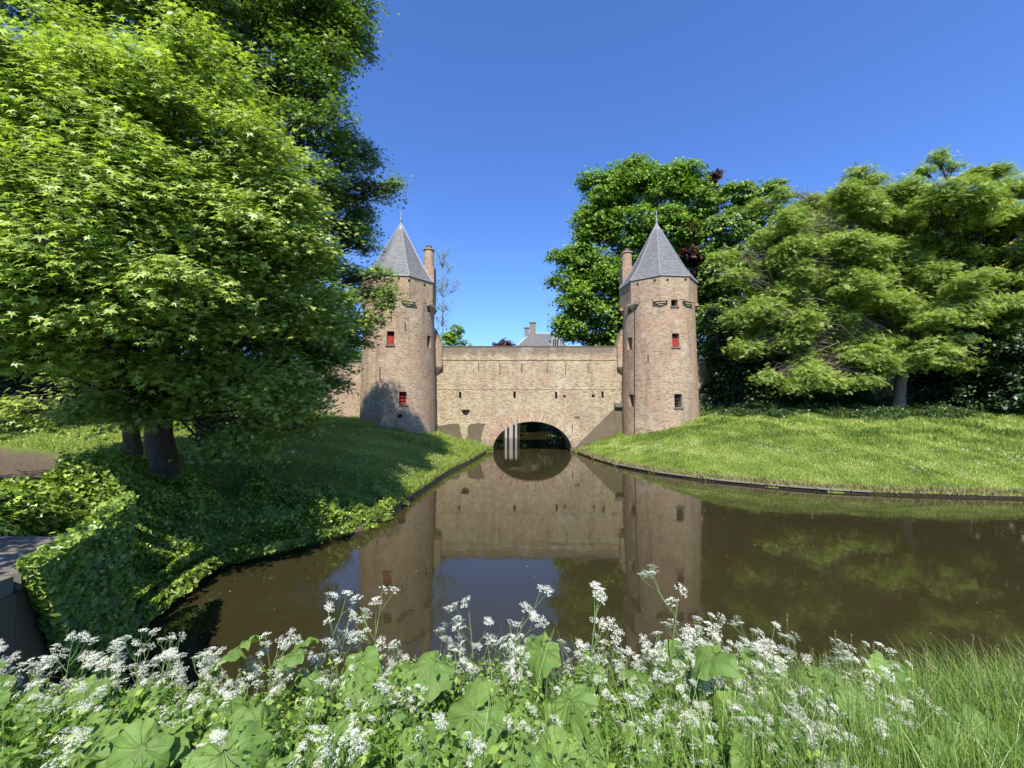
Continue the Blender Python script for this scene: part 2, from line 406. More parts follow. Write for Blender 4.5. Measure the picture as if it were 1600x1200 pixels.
def axis(lo, hi, step, far):
    c = list(np.arange(lo, hi+1e-6, step)); a = []; s_ = step; x = hi
    while x < far: s_ *= 1.25; x += s_; a.append(x)
    b = []; s_ = step; x = lo
    while x > -far: s_ *= 1.25; x -= s_; b.append(x)
    return np.array(b[::-1]+c+a)
xs = axis(-26, 34, .22, 900); ys = axis(-3, 46, .22, 900)
X, Y = np.meshgrid(xs, ys); sd, nx_, ny_ = sdist(X, Y)
m = (np.abs(sd) < .135) & (X > -26) & (X < 34) & (Y > -3) & (Y < 46)
X = np.where(m, nx_, X); Y = np.where(m, ny_, Y); sd = np.where(m, 1e-4, sd)
Z = land(X, Y, sd)
nx1 = len(xs); ny1 = len(ys); idx = np.arange(nx1*ny1).reshape(ny1, nx1)
Fg = np.stack([idx[:-1, :-1], idx[:-1, 1:], idx[1:, 1:], idx[1:, :-1]], -1).reshape(-1, 4)
g = link('ground', np_mesh('ground', np.stack([X.ravel(), Y.ravel(), Z.ravel()], 1), Fg, 4, smooth=True), M['ground']); tag(g, kind='structure')
mb = MB(); mb.quad([(-12, 2, 0), (80, 2, 0), (80, 80, 0), (-12, 80, 0)]); tag(mb.build('water', M['water']), kind='structure')

# ------------------------------------------------------------------ towers
def rtow(z): return 2.73-.021*max(0, z)
def hit_cyl(u, v, cx, cy):
    d = ray(u, v); R = 2.6
    for _ in range(4):
        A = d[0]**2+d[1]**2; B = -2*(d[0]*cx+d[1]*cy); C_ = cx*cx+cy*cy-R*R
        t = (-B-math.sqrt(max(0, B*B-4*A*C_)))/(2*A); z = CZ+d[2]*t; R = rtow(z)
    return math.atan2(d[1]*t-cy, d[0]*t-cx), z
def tower(name, cx, cy, label, openings, slits, holes, chim, conductor):
    root = empty(name, (cx, cy, 0), label, 'tower')
    zt = 10.75
    wins = []
    for (u, v, wpx, hpx, kind) in openings:
        a, z = hit_cyl(u, v, cx, cy); ww = wpx; hh = hpx
        wins.append((a-ww/2/2.6, a+ww/2/2.6, z-hh/2, z+hh/2, kind))
    an = set(np.round(np.linspace(-PI, PI, 73), 5)); zs = set(np.round(np.linspace(-1, zt, 16), 4))
    for q in wins: an |= {round(q[0], 5), round(q[1], 5)}; zs |= {round(q[2], 4), round(q[3], 4)}
    an = sorted(an); zs = sorted(zs)
    mb = MB()
    def Pt(a, z, inset=0): r = rtow(z)-inset; return (cx+r*math.cos(a), cy+r*math.sin(a), z)
    for i in range(len(an)-1):
        for j in range(len(zs)-1):
            am = (an[i]+an[i+1])/2; zm = (zs[j]+zs[j+1])/2
            if any(q[0] < am < q[1] and q[2] < zm < q[3] for q in wins): continue
            mb.quad([Pt(an[i], zs[j]), Pt(an[i+1], zs[j]), Pt(an[i+1], zs[j+1]), Pt(an[i], zs[j+1])],
                    [(an[i]*2.6, zs[j]), (an[i+1]*2.6, zs[j]), (an[i+1]*2.6, zs[j+1]), (an[i]*2.6, zs[j+1])])
    for q in wins:
        a0, a1, z0, z1, kind = q; D = .42
        c = [(a0, z0), (a1, z0), (a1, z1), (a0, z1)]
        for e in range(4):
            p, r = c[e], c[(e+1) % 4]
            mb.quad([Pt(*p), Pt(*r), Pt(*r, D), Pt(*p, D)], [(p[0]*2.6, p[1]), (r[0]*2.6, r[1]), (r[0]*2.6+.2, r[1]), (p[0]*2.6, p[1]+.2)])
    # octagonal upper part
    rot = math.radians(-90+28.5)
    Ro = 2.70; ztop = 12.4
    for k in range(8):
        a0 = rot+k*PI/4; a1 = a0+PI/4
        p = [(cx+Ro*math.cos(a0), cy+Ro*math.sin(a0), zt), (cx+Ro*math.cos(a1), cy+Ro*math.sin(a1), zt)]
        q = [(p[0][0], p[0][1], ztop), (p[1][0], p[1][1], ztop)]; L = 2*Ro*math.sin(PI/8)
        mb.quad([p[0], p[1], q[1], q[0]], [(k*L, zt), (k*L+L, zt), (k*L+L, ztop), (k*L, ztop)])
    mb.quad([(cx+Ro*math.cos(rot+k*PI/4), cy+Ro*math.sin(rot+k*PI/4), zt) for k in reversed(range(8))])
    mb.build('wall', M['brick_tower'], root)
    # corbels under each corner of the octagon
    for k in range(8):
        a = rot+k*PI/4; cb = MB()
        for j, (wd, dep, dz) in enumerate(((.95, .20, -.09), (.62, .15, -.24), (.30, .10, -.38))):
            r = rtow(zt)+dep/2-.05; cb.box((cx+r*math.cos(a), cy+r*math.sin(a), zt+dz), (dep+.1, wd, .15), rz=a)
        cb.build('corbel', M['brick_tower'], root)
    # windows
    for q in wins:
        a = (q[0]+q[1])/2; z = (q[2]+q[3])/2; r = rtow(z); wd = (q[1]-q[0])*2.6; h = q[3]-q[2]
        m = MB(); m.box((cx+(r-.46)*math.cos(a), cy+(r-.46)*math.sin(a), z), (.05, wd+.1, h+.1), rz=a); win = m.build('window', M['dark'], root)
        if q[4] == 'shutter':
            m = MB(); zz = z-h*.09
            for j in range(3): m.box((cx+(r-.25)*math.cos(a)-(j-1)*wd/3*math.sin(a), cy+(r-.25)*math.sin(a)+(j-1)*wd/3*math.cos(a), zz), (.04, wd/3-.012, h*.8), rz=a)
            m.build('shutter', M['red'], win)
        if q[4] in ('bars', 'redgrid'):
            m = MB()
            for j in range(4): m.box((cx+(r-.2)*math.cos(a), cy+(r-.2)*math.sin(a), z+(j-1.5)*h/4), (.03, wd, .045), rz=a)
            m.box((cx+(r-.19)*math.cos(a), cy+(r-.19)*math.sin(a), z), (.03, .035, h), rz=a)
            m.build('grille', M['red'] if q[4] == 'redgrid' else M['iron'], win)
            if q[4] == 'redgrid':
                m = MB(); m.box((cx+(r-.3)*math.cos(a), cy+(r-.3)*math.sin(a), z-h*.12), (.03, wd, h*.7), rz=a); m.build('shutter', M['red'], win)
        if q[4] != 'side':
            m = MB(); m.box((cx+(r-.05)*math.cos(a), cy+(r-.05)*math.sin(a), q[2]-.05), (.24, wd+.12, .09), rz=a); m.build('sill', M['stone'], win)
    for (u, v, h) in slits:
        a, z = hit_cyl(u, v, cx, cy); r = rtow(z); m = MB(); m.box((cx+(r+.02)*math.cos(a), cy+(r+.02)*math.sin(a), z), (.05, .06, h), rz=a); m.build('wall_anchor', M['iron'], root)
    for (u, v) in holes:
        # putlog holes on the octagon faces
        p = ray(u, v); best = None
        for k in range(8):
            am = rot+(k+.5)*PI/4; n_ = (math.cos(am), math.sin(am)); ri = Ro*math.cos(PI/8)
            den = p[0]*n_[0]+p[1]*n_[1]
            if den >= 0: continue
            t = (ri+cx*n_[0]+cy*n_[1])/den; hx, hy = p[0]*t, p[1]*t
            tang = -(hx-cx)*n_[1]+(hy-cy)*n_[0]
            if abs(tang) < Ro*math.sin(PI/8): best = (hx, hy, CZ+p[2]*t, am)
        if best:
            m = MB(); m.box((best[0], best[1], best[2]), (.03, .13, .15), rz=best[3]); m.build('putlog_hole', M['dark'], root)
    # roof
    rf = MB(); ze = 12.36; za = 16.95
    prof = [(2.76, .0), (2.42, .42), (1.86, 1.25), (.08, za-ze)]
    rf.lathe((cx, cy, ze), prof, 8, rot)
    roof = rf.build('roof', M['slate'], root)
    ev = MB(); ev.lathe((cx, cy, ze), [(2.55, -.10), (2.72, -.08), (2.78, -.03), (2.765, .015)], 8, rot); ev.build('eaves', M['lead'], roof)
    hp = MB()
    for k in range(8):
        a = rot+k*PI/4; hp.tube([(cx+(r+.01)*math.cos(a), cy+(r+.01)*math.sin(a), ze+z) for r, z in prof], [.045]*4, 5)
    hp.build('hip_roll', M['lead'], roof)
    fn = MB(); fn.lathe((cx, cy, za-.45), [(.30, 0), (.24, .18), (.12, .42), (.07, .75), (.13, .83), (.06, .92), (.03, 1.0), (.02, 1.55), (.0, 1.6)], 10)
    fn.build('finial', M['lead'], roof, True)
    # chimney
    ox, oy, zc, rc = chim
    ch = MB(); ch.box((cx+ox, cy+oy, 12.6), (1.0, .95, 3.3)); base = ch.build('chimney', M['brick_tower'], root)
    st = MB(); st.lathe((cx+ox, cy+oy, 14.25), [(.46, 0), (.40, .05), (.38, zc-14.25-.12), (.45, zc-14.25-.10), (.45, zc-14.25), (.2, zc-14.25)], 20); st.build('chimney_stack', M['brick_tower'], base)
    cp = MB(); cp.lathe((cx+ox, cy+oy, zc), [(.30, 0), (.29, .14), (.22, .26), (.1, .34), (0, .36)], 14); cp.build('chimney_cap', M['iron'], base, True)
    if conductor:
        a, _ = hit_cyl(992, 560, cx, cy); m = MB(); zz = np.linspace(1.2, 10.6, 10)
        m.tube([(cx+(rtow(z)+.03)*math.cos(a), cy+(rtow(z)+.03)*math.sin(a), z) for z in zz], [.025]*10, 5); m.build('lightning_conductor', M['iron'], root)
    return root
LT = (-8.33, 29.2); RT = (10.87, 29.3)
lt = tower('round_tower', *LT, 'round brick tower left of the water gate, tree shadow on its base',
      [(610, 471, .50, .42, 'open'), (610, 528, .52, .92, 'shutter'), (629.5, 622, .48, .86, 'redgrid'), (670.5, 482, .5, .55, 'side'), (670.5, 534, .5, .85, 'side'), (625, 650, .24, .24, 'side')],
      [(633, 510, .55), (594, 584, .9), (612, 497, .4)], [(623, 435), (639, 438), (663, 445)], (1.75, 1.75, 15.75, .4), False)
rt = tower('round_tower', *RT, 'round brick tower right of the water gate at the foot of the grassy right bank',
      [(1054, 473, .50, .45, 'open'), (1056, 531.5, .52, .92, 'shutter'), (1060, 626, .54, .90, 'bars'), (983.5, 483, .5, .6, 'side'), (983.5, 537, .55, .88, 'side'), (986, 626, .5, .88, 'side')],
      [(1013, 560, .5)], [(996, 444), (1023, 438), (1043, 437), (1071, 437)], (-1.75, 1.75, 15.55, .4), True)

# ------------------------------------------------------------------ gate wall with arch
def gate_wall():
    root = empty('water_gate', (1.5, 30, 0), 'broad brick gate wall with an arch over the moat between the two towers', 'gate')
    Yf = 30.0; x0, x1 = -6.6, 9.0; zt = 7.88
    acx, ahw, ah, aspr = 1.52, 2.98, 2.28, -.05
    def arch(x): t = (x-acx)/ahw; return aspr+ah*math.sqrt(max(0, 1-abs(t)**2.15)) if abs(t) < 1 else -1.0
    ops = []
    for (u, v, wd, h) in [(719, 617, .17, .46), (804, 617, .17, .50), (869, 617.5, .17, .52), (882, 619, .17, .18), (927, 618.5, .2, .22), (941.6, 616.5, .17, .48)]:
        p = at(u, v, Yf); ops.append((p[0]-wd/2, p[0]+wd/2, p[2]-h/2, p[2]+h/2))
    ax = [acx-ahw*math.cos(PI*i/40) for i in range(41)]
    xb = sorted({round(q, 4) for q in ax+list(np.linspace(x0, x1, 12))+[c for o in ops for c in o[:2]]})
    zb = sorted({round(q, 4) for q in [-1, 1, 2.6, 3.4, 5, 6, 7, zt]+[c for o in ops for c in o[2:]]})
    mb = MB()
    for i in range(len(xb)-1):
        a, b = xb[i], xb[i+1]; mid = (a+b)/2; inside = abs(mid-acx) < ahw
        zz = [q for q in zb if q > 2.5] if inside else zb
        if inside:
            za_, zb_ = max(arch(a), -.05), max(arch(b), -.05)
            mb.quad([(a, Yf, za_), (b, Yf, zb_), (b, Yf, zz[0]), (a, Yf, zz[0])], [(a, za_), (b, zb_), (b, zz[0]), (a, zz[0])])
        for j in range(len(zz)-1):
            zm = (zz[j]+zz[j+1])/2
            if any(o[0] < mid < o[1] and o[2] < zm < o[3] for o in ops): continue
            mb.quad([(a, Yf, zz[j]), (b, Yf, zz[j]), (b, Yf, zz[j+1]), (a, Yf, zz[j+1])], [(a, zz[j]), (b, zz[j]), (b, zz[j+1]), (a, zz[j+1])])
    for (a, b, c, d) in ops:
        D = Yf+.5
        for p, q in (((a, c), (b, c)), ((b, c), (b, d)), ((b, d), (a, d)), ((a, d), (a, c))):
            mb.quad([(p[0], Yf, p[1]), (q[0], Yf, q[1]), (q[0], D, q[1]), (p[0], D, p[1])], [(0, 0), (.3, 0), (.3, .3), (0, .3)])
    # vault, back, top
    T = 3.2
    for i in range(40):
        a, b = ax[i], ax[i+1]; za_, zb_ = (arch(a) if i else -1.05), (arch(b) if i < 39 else -1.05)
        L = i*.2; mb.quad([(a, Yf, za_), (a, Yf+T, za_), (b, Yf+T, zb_), (b, Yf, zb_)], [(0, L), (T, L), (T, L+.2), (0, L+.2)])
    for i in range(40):
        a, b = ax[i], ax[i+1]
        mb.quad([(a, Yf+T, arch(a)), (b, Yf+T, arch(b)), (b, Yf+T, zt), (a, Yf+T, zt)], [(a, 0), (b, 0), (b, 8), (a, 8)])
    for a, b in ((x0, acx-ahw), (acx+ahw, x1)): mb.quad([(a, Yf+T, -1), (b, Yf+T, -1), (b, Yf+T, zt), (a, Yf+T, zt)], [(a, 0), (b, 0), (b, 8), (a, 8)])
    mb.build('wall', M['brick_wall'], root)
    cp = MB(); cp.box(((x0+x1)/2, Yf+T/2, zt+.035), (x1-x0, T+.06, .07)); cp.build('coping', M['cement'], root)
    # thin projecting course below the parapet and one lower down
    st = MB()
    z1 = at(800, 562, Yf)[2]; n = 110
    st.box(((x0+x1)/2, Yf-.012, z1), (x1-x0-.1, .05, .06))
    st.build('dentil_course', M['brick_wall'], root)
    st = MB(); z2 = at(800, 608, Yf)[2]; st.box(((x0+x1)/2, Yf-.008, z2), (x1-x0-.1, .03, .05)); st.build('string_course', M['brick_wall'], root)
    # arch ring
    def ring(o0, o1, yy, nm):
        m = MB(); n = 60
        for i in range(n):
            t0, t1 = PI*i/n, PI*(i+1)/n; P4 = []
            for (t, o) in ((t0, o0), (t1, o0), (t1, o1), (t0, o1)):
                P4.append((acx-(ahw+o)*math.cos(t), yy, aspr+(ah+o)*math.sin(t)**.95))
            s0 = i*.16; m.quad(P4, [(s0, o0), (s0+.16, o0), (s0+.16, o1), (s0, o1)])
            A, B = P4[0], P4[1]; m.quad([(A[0], Yf+.02, A[2]), (B[0], Yf+.02, B[2]), B, A], [(s0, 0), (s0+.16, 0), (s0+.16, .2), (s0, .2)])
            A, B = P4[3], P4[2]; m.quad([A, B, (B[0], Yf+.02, B[2]), (A[0], Yf+.02, A[2])], [(s0, 0), (s0+.16, 0), (s0+.16, .2), (s0, .2)])
        m.build(nm, M['brick_arch'], root)
    ring(.0, .31, Yf-.05, 'arch_ring'); ring(.325, .64, Yf-.025, 'arch_ring')
    # wall anchors
    for u, v, h in ((748, 574, .6), (781, 575, .92), (815, 575, .6), (855, 575, .6), (884, 575, .92), (919, 575, .6), (894, 670, .75), (692, 576, .5)):
        p = at(u, v, Yf); m = MB(); m.box((p[0], Yf-.03, p[2]), (.05, .05, h)); m.build('wall_anchor', M['iron'], root)
    # half-round spout, stone slab
    p = at(727.6, 640, Yf); m = MB(); m.lathe((p[0], Yf, p[2]), [(0, -.30), (.10, -.29), (.17, -.20), (.26, -.08), (.32, 0), (.0, 0)], 14); m.build('spout', M['cement'], root)
    p = at(901.6, 651, Yf); m = MB(); m.box((p[0], Yf-.02, p[2]), (.38, .08, .14)); m.build('stone_block', M['stone'], root)
    # little quarter turrets climbing to the towers, on corbels
    for s, xa, xb2, in ((1, -5.85, -5.28), (-1, 7.95, 8.42)):
        m = MB(); ztp = at(686, 512, 29.8)[2]; zb0 = at(686, 573, 29.8)[2]
        pts = [(xa, zb0), (xb2, zb0), (xb2, zt+.05), (xa, ztp)] if s > 0 else [(xa, zb0), (xb2, zb0), (xb2, ztp), (xa, zt+.05)]
        f = [(x, Yf-.22, z) for x, z in pts]; bk = [(x, Yf+.8, z) for x, z in pts]
        m.quad(f, pts); m.quad(bk[::-1], pts)
        for i in range(4): j = (i+1) % 4; m.quad([f[j], f[i], bk[i], bk[j]], [(0, 0), (.4, 0), (.4, 1), (0, 1)])
        m.build('parapet_ramp', M['brick_tower'], root)
        c = MB(); xm = (xa+xb2)/2
        for j in range(5): c.box((xm-s*.05*j, Yf-.13+.025*j, zb0-.08-.12*j), (xb2-xa-.1*j, .20-.03*j, .118))
        c.build('corbel', M['cement'], root)
    # dark cemented slope against the right tower and old render left of the arch
    m = MB(); a, b, c_ = at(973, 626, 29.9), at(899, 699, 29.9), at(985, 699, 29.9)
    tri = [(b[0], b[2]), (c_[0], c_[2]), (c_[0], a[2]), (a[0], a[2])]
    f = [(x, Yf-.12-.10*(4.-z), z) for x, z in tri]; bk = [(x, Yf+.02, z) for x, z in tri]; m.quad(f)
    for i in range(4): j = (i+1) % 4; m.quad([f[j], f[i], bk[i], bk[j]])
    m.build('sloping_buttress', M['cement'], root)
    m = MB(); p = at(970, 632, 29.6); m.box((p[0]-.1, Yf-.28, p[2]-.05), (.62, .3, .30)); m.build('capstone', M['stone'], root)
    for pl in ([(684, 664), (718, 661), (722, 690), (684, 690)], [(733, 663), (757, 661), (750, 697), (728, 690)]):
        m = MB(); q = [at(u, v, Yf-.03) for u, v in pl]; q = q[::-1] if False else q
        n = 5; out = []
        for i in range(4):
            A, B = q[i], q[(i+1) % 4]
            for t in range(n): out.append(A+(B-A)*t/n+np.array((random.uniform(-.08, .08), 0, random.uniform(-.08, .08))))
        m.quad(out[::-1]); bk = [(o[0], Yf+.01, o[2]) for o in out]
        for i in range(len(out)): j = (i+1) % len(out); m.quad([out[i], out[j], bk[j], bk[i]])
        m.build('render_patch', M['cement'], root)
    m = MB(); p = at(752, 693, 29.8); m.box((p[0]+.15, Yf-.1, .12), (.55, .25, .7)); m.build('stone_footing', M['stone'], root); m = MB(); m.box((acx+ahw+.3, Yf-.1, .05), (.5, .25, .5)); m.build('stone_footing', M['stone'], root)
    return root
gate_wall()
# side curtain walls
def curtain(xa, ya, xb, yb, zt, label):
    L = math.hypot(xb-xa, yb-ya); cx, cy = (xa+xb)/2, (ya+yb)/2; rz = math.atan2(yb-ya, xb-xa)
    root = empty('curtain_wall', (cx, cy, 0), label, 'wall')
    m = MB(); m.box((cx, cy, zt/2-.5), (L, .8, zt+1), rz=rz); m.build('wall', M['brick_side'], root)
    m = MB(); m.box((cx, cy, zt+.06), (L, .95, .12), rz=rz); m.build('coping', M['cement'], root)
curtain(-10.2, 30.0, -42, 32.5, 6.75, 'weathered red brick curtain wall running left from the left tower behind the tree')
curtain(13.1, 30.4, 34, 33.5, 6.9, 'shaded brick curtain wall running right from the right tower behind shrubs')

# ------------------------------------------------------------------ house and chimneys beyond the wall
def house():
    root = empty('house', (8, 62, 0), 'far house with grey slate hip roof and white dormer behind the gate wall', 'house')
    Y0 = 62
    xl = at(801, 541, Y0)[0]; xr = at(893, 541, Y0)[0]; ze = at(800, 548, Y0)[2]; zr = at(840, 520, Y0+3)[2]
    m = MB(); m.box(((xl+xr)/2, Y0+4, ze/2), (xr-xl-.6, 7.4, ze)); m.build('wall', M['brick_side'], root)
    m = MB(); a = (xl, Y0, ze); b = (xr, Y0, ze); c = (xr, Y0+8, ze); d = (xl, Y0+8, ze); e = (xl+2.9, Y0+4, zr); f = (xr-2, Y0+4, zr)
    for q in ((a, b, f, e), (b, c, f), (c, d, e, f), (d, a, e)): m.quad(q, [(p[0]*1.0, p[2]*1.4+p[1]*.3) for p in q])
    m.quad((d, c, b, a)); roof = m.build('roof', M['slate'], root)
    m = MB(); m.tube([a, e], [.14, .14], 6); m.tube([e, f], [.14, .14], 6); m.tube([a, b], [.14, .14], 6); m.build('roof_edge', M['white'], roof)
    for u, vt, w_ in ((823, 513, .7), (832.5, 505, .95)):
        p = at(u, vt, Y0+3.6); m = MB(); m.box((p[0], Y0+3.6, p[2]-1.6), (w_, .9, 3.2)); m.box((p[0], Y0+3.6, p[2]+.05), (w_+.2, 1.1, .16)); m.build('chimney', M['concrete'], roof)
    p = at(868, 536, Y0+.3); m = MB(); m.box((p[0], Y0+1.2, p[2]), (1.3, 2.0, 1.7)); dm = m.build('dormer', M['white'], roof)
    m = MB(); m.box((p[0]-.9, Y0+.7, p[2]-.1), (.9, .12, .14), ry=.9); m.build('dormer_bracket', M['white'], dm); m = MB(); m.box((p[0]+.95, Y0+.7, p[2]-.4), (.7, .12, .14), ry=-1.0); m.build('dormer_bracket', M['white'], dm)
    m = MB()
    for i in range(3):
        for j in range(3): m.box((p[0]+(i-1)*.33, Y0+.18, p[2]+(j-1)*.42), (.24, .05, .33))
    m.build('pane', M['glass'], dm)
house()
def chimney_pot(u, vt, Yd, label):
    p = at(u, vt, Yd); root = empty('chimney', (p[0], Yd, p[2]-1.5), label, 'chimney', None)
    m = MB(); m.box((p[0], Yd, p[2]-4), (.6, .6, 7.6)); m.build('chimney_stack', M['brick_side'], root)
    m = MB(); m.lathe((p[0], Yd, p[2]-.2), [(.18, 0), (.15, .3), (.17, .34), (.0, .34)], 10); m.build('chimney_pot', M['brick_tower'], root)
chimney_pot(735, 537, 66, 'small brick chimney top just above the gate wall near the left tower')
chimney_pot(919.5, 537, 66, 'small brick chimney top above the gate wall near the right tower')

# white boathouse wall seen through the arch, standing at the canal edge
root = empty('boathouse', (-1.2, 41, 0), 'white boarded boathouse front seen through the arch, mirrored in the dark water', 'boathouse')
for i, (xc, wd) in enumerate(((-.62, .22), (-.10, .36), (.42, .20))):
    m = MB(); m.box((xc, 41, .9), (wd, .12, 2.6)); m.build('board', M['white'], root)
m = MB(); m.box((-.05, 41.2, 1.2), (1.7, .1, 3.4)); m.build('back_panel', M['bark_dark'], root)
m = MB(); m.box((-.05, 41.2, 3.0), (2.2, 1.6, .12)); m.build('roof', M['slate'], root)

# ------------------------------------------------------------------ trees
def limb_path(a, b, sag=.12, n=6, wob=.05):
    a = np.array(a, float); b = np.array(b, float); L = np.linalg.norm(b-a); up = np.array((0, 0, 1.0))
    pts = []
    for i in range(n+1):
        t = i/n; p = a+(b-a)*t+up*L*sag*math.sin(PI*t)+(rng.normal(size=3)*wob*L*.5*math.sin(PI*t) if 0 < i < n else 0); pts.append(p)
    return pts
def tree(name, label, base, blobs, leafmat, barkmat, tmpl, lsize, dens, r0=.4, fork=.45, group=None, spray=(.35, .65), flat=.35, nl=26, trunk_pts=None,
         droop=.35, inner=.4, topdir=.8, twig=.03, sunb=.5, extra=None, cat='tree'):
    base = np.array(base, float); bl = np.array([(b[0], b[1], b[2], b[3], b[4] if len(b) > 4 else b[3]*.8) for b in blobs])
    root = empty(name, tuple(base), label, cat, group)
    ext = []
    for b in bl:
        ext.append((b[0], b[1], b[2], b[3]*.92, b[4]*.92))
        for _ in range(4 if b[3] > .7 else 1):
            d_ = rdir(1)[0]; f_ = rng.uniform(.75, 1.0); q_ = rng.uniform(.30, .48)
            ext.append((b[0]+d_[0]*b[3]*f_, b[1]+d_[1]*b[3]*f_, b[2]+d_[2]*b[4]*f_, b[3]*q_, b[4]*q_))
    bl = np.array(ext)
    cen = bl[:, :3].mean(0); zmax = bl[:, 2].max()
    if trunk_pts is None:
        zf = base[2]+(zmax-base[2])*fork
        trunk_pts = [base-np.array((0, 0, .4)), base+np.array((0.02, 0, .5)), np.array((base[0]*.75+cen[0]*.25, base[1]*.75+cen[1]*.25, zf)), np.array((cen[0], cen[1], cen[2]+.5*(zmax-cen[2])))]
    tp = [np.array(p, float) for p in trunk_pts]
    # densify the trunk
    dense = []
    for i in range(len(tp)-1):
        for t in np.linspace(0, 1, 6)[:-1]: dense.append(tp[i]+(tp[i+1]-tp[i])*t+(rng.normal(size=3)*r0*.12 if i else 0))
    dense.append(tp[-1]); zz0 = dense[0][2]; zz1 = dense[-1][2]
    rad = [max(.03, r0*(1.35 if i == 0 else 1.12 if i == 1 else 1)*(1-.93*((p[2]-zz0)/(zz1-zz0))**.8)) for i, p in enumerate(dense)]
    tb = MB(); tb.tube(dense, rad, 12)
    pos = []; nrm = []; xd = []
    for b in bl:
        c = b[:3]; R = b[3]; Rz = b[4]
        # attach limb at a trunk point lower than the clump
        hz = c[2]-np.linalg.norm(c[:2]-base[:2])*.45
        cand = [i for i, p in enumerate(dense) if p[2] <= max(hz, base[2]+(zmax-base[2])*.18)] or [2]
        s_ = dense[cand[-1]]; rr = min(rad[cand[-1]]*.5, .03+R*.04*r0/.4)
        path = limb_path(s_, c+np.array((0, 0, -Rz*.25)), .06, 7, .06)
        tb.tube(path, list(np.linspace(rr, rr*.35, len(path))), 7)
        ns = max(4, int(dens*R*R)); 
        d = rdir(ns); d[:, 2] = d[:, 2]*.9+.08
        rr_ = inner+(1.08-inner)*rng.random(ns)**.55
        rr_ *= 1+.18*np.sin(d[:, 0]*5+c[0])*np.cos(d[:, 2]*6+c[1])
        sp = c+d*rr_[:, None]*np.array((R, R, Rz)); sunv = np.array(sdir)
        # twigs
        for i in range(0, ns, max(1, ns//14)):
            pth = limb_path(path[random.choice((-1, -2, -3, -4))], sp[i], .1, 5, .16); tb.tube(pth, list(np.linspace(rr*.22+twig*.3, .005+twig*.12, 6)), 4)
        sr = rng.uniform(spray[0], spray[1], ns)
        for i in range(ns):
            o = rng.normal(size=(nl, 3))*.5*sr[i]; o[:, 2] *= flat
            outd = np.array((d[i, 0], d[i, 1], 0)); on = np.linalg.norm(outd)+1e-6; outd /= on
            al = o@outd; o[:, 2] -= droop*al*min(1, on+.3)
            pos.append(sp[i]+o)
            nn = d[i]*.4+np.array((0, 0, topdir*.55))+sunv*sunb+rng.normal(size=(nl, 3))*.42; nrm.append(nn)
            xx = outd*.8+rng.normal(size=(nl, 3))*.55+np.array((0, 0, -.35)); xd.append(xx)
    pos = np.concatenate(pos); nrm = np.concatenate(nrm); xd = np.concatenate(xd); N = len(pos)
    tb.build('trunk', barkmat, root, True)
    if extra:
        for pts_, rad_ in extra: e2 = MB(); e2.tube(pts_, rad_, 9); e2.build('stem', barkmat, root, True)
    leaves('crown', pos, nrm, xd, rng.uniform(.6, 1.35, N)*lsize, tmpl, leafmat, root)
    return root, N
def px(lst, Y=None):
    out = []
    for q in lst:
        p = at(q[0], q[1], q[2]); out.append((p[0], p[1], p[2], *q[3:]))
    return out
def ground_at(u, Y):
    x = (u-800)/F*Y; return (x, Y, landz(x, Y))
cnt = {}
# front sweetgum, light green
A0 = [(110, 560, 8.3, .6, .4), (170, 640, 8.6, .5, .35), (320, 700, 9.6, .4, .25), (130, 640, 8.2, .4, .25), (420, 700, 10.6, .5, .3), (370, 680, 9.8, .5, .3), (-70, 140, 8.2, 1.9), (60, 170, 8.0, 1.5), (170, 230, 8.2, 1.5), (270, 190, 9.0, 1.4), (330, 130, 9.6, 1.2), (20, 290, 7.6, 1.4), (120, 330, 7.6, 1.3), (250, 330, 8.2, 1.4), (370, 260, 9.2, 1.35), (430, 330, 9.6, 1.25),
        (350, 380, 8.8, 1.3), (470, 400, 9.8, .95), (60, 430, 7.4, 1.2), (180, 460, 7.6, 1.1), (300, 470, 8.4, 1.2), (410, 480, 9.4, 1.1), (-60, 420, 7.4, 1.4), (20, 540, 7.6, .8), (230, 560, 8.4, .85), (340, 590, 9.0, .9),
        (430, 580, 9.8, 1.0), (470, 640, 10.5, .8), (210, 650, 8.8, .5, .35), (30, 640, 8.6, .45, .3), (370, 625, 8.4, .42, .22), (290, 640, 9.8, .7), (400, 670, 10.4, .7, .45), (500, 500, 10.6, .9), (150, 590, 9.2, .7), (120, 80, 9.5, 1.2),
        (240, 240, 11, 1.6), (120, 420, 10.5, 1.6), (330, 300, 12, 1.6), (0, 340, 10, 1.6), (200, 140, 11.5, 1.5)]
A = px([(q[0], q[1], q[2]-(1.2 if q[0] < 200 and 300 < q[1] < 560 and q[2] < 9 else .5 if q[1] < 400 and q[2] < 10.2 else 0)+(.7 if q[1] > 570 else 0), *q[3:]) for q in A0])
gb = ground_at(257, 11.0)
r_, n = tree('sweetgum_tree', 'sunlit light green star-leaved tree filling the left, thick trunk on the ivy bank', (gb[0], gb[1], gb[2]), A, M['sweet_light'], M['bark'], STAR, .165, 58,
             sunb=1.0, r0=.40, fork=.35, spray=(.28, .6), nl=32, flat=.4, droop=.45, inner=.45,
             extra=[([(gb[0]-.75, gb[1]-.1, gb[2]-.3), (gb[0]-.8, gb[1], gb[2]+.8), (gb[0]-1.1, gb[1]+.1, gb[2]+2.2), (gb[0]-1.0, gb[1]+.2, gb[2]+4.0)], [.26, .2, .17, .1])])
cnt['A'] = n
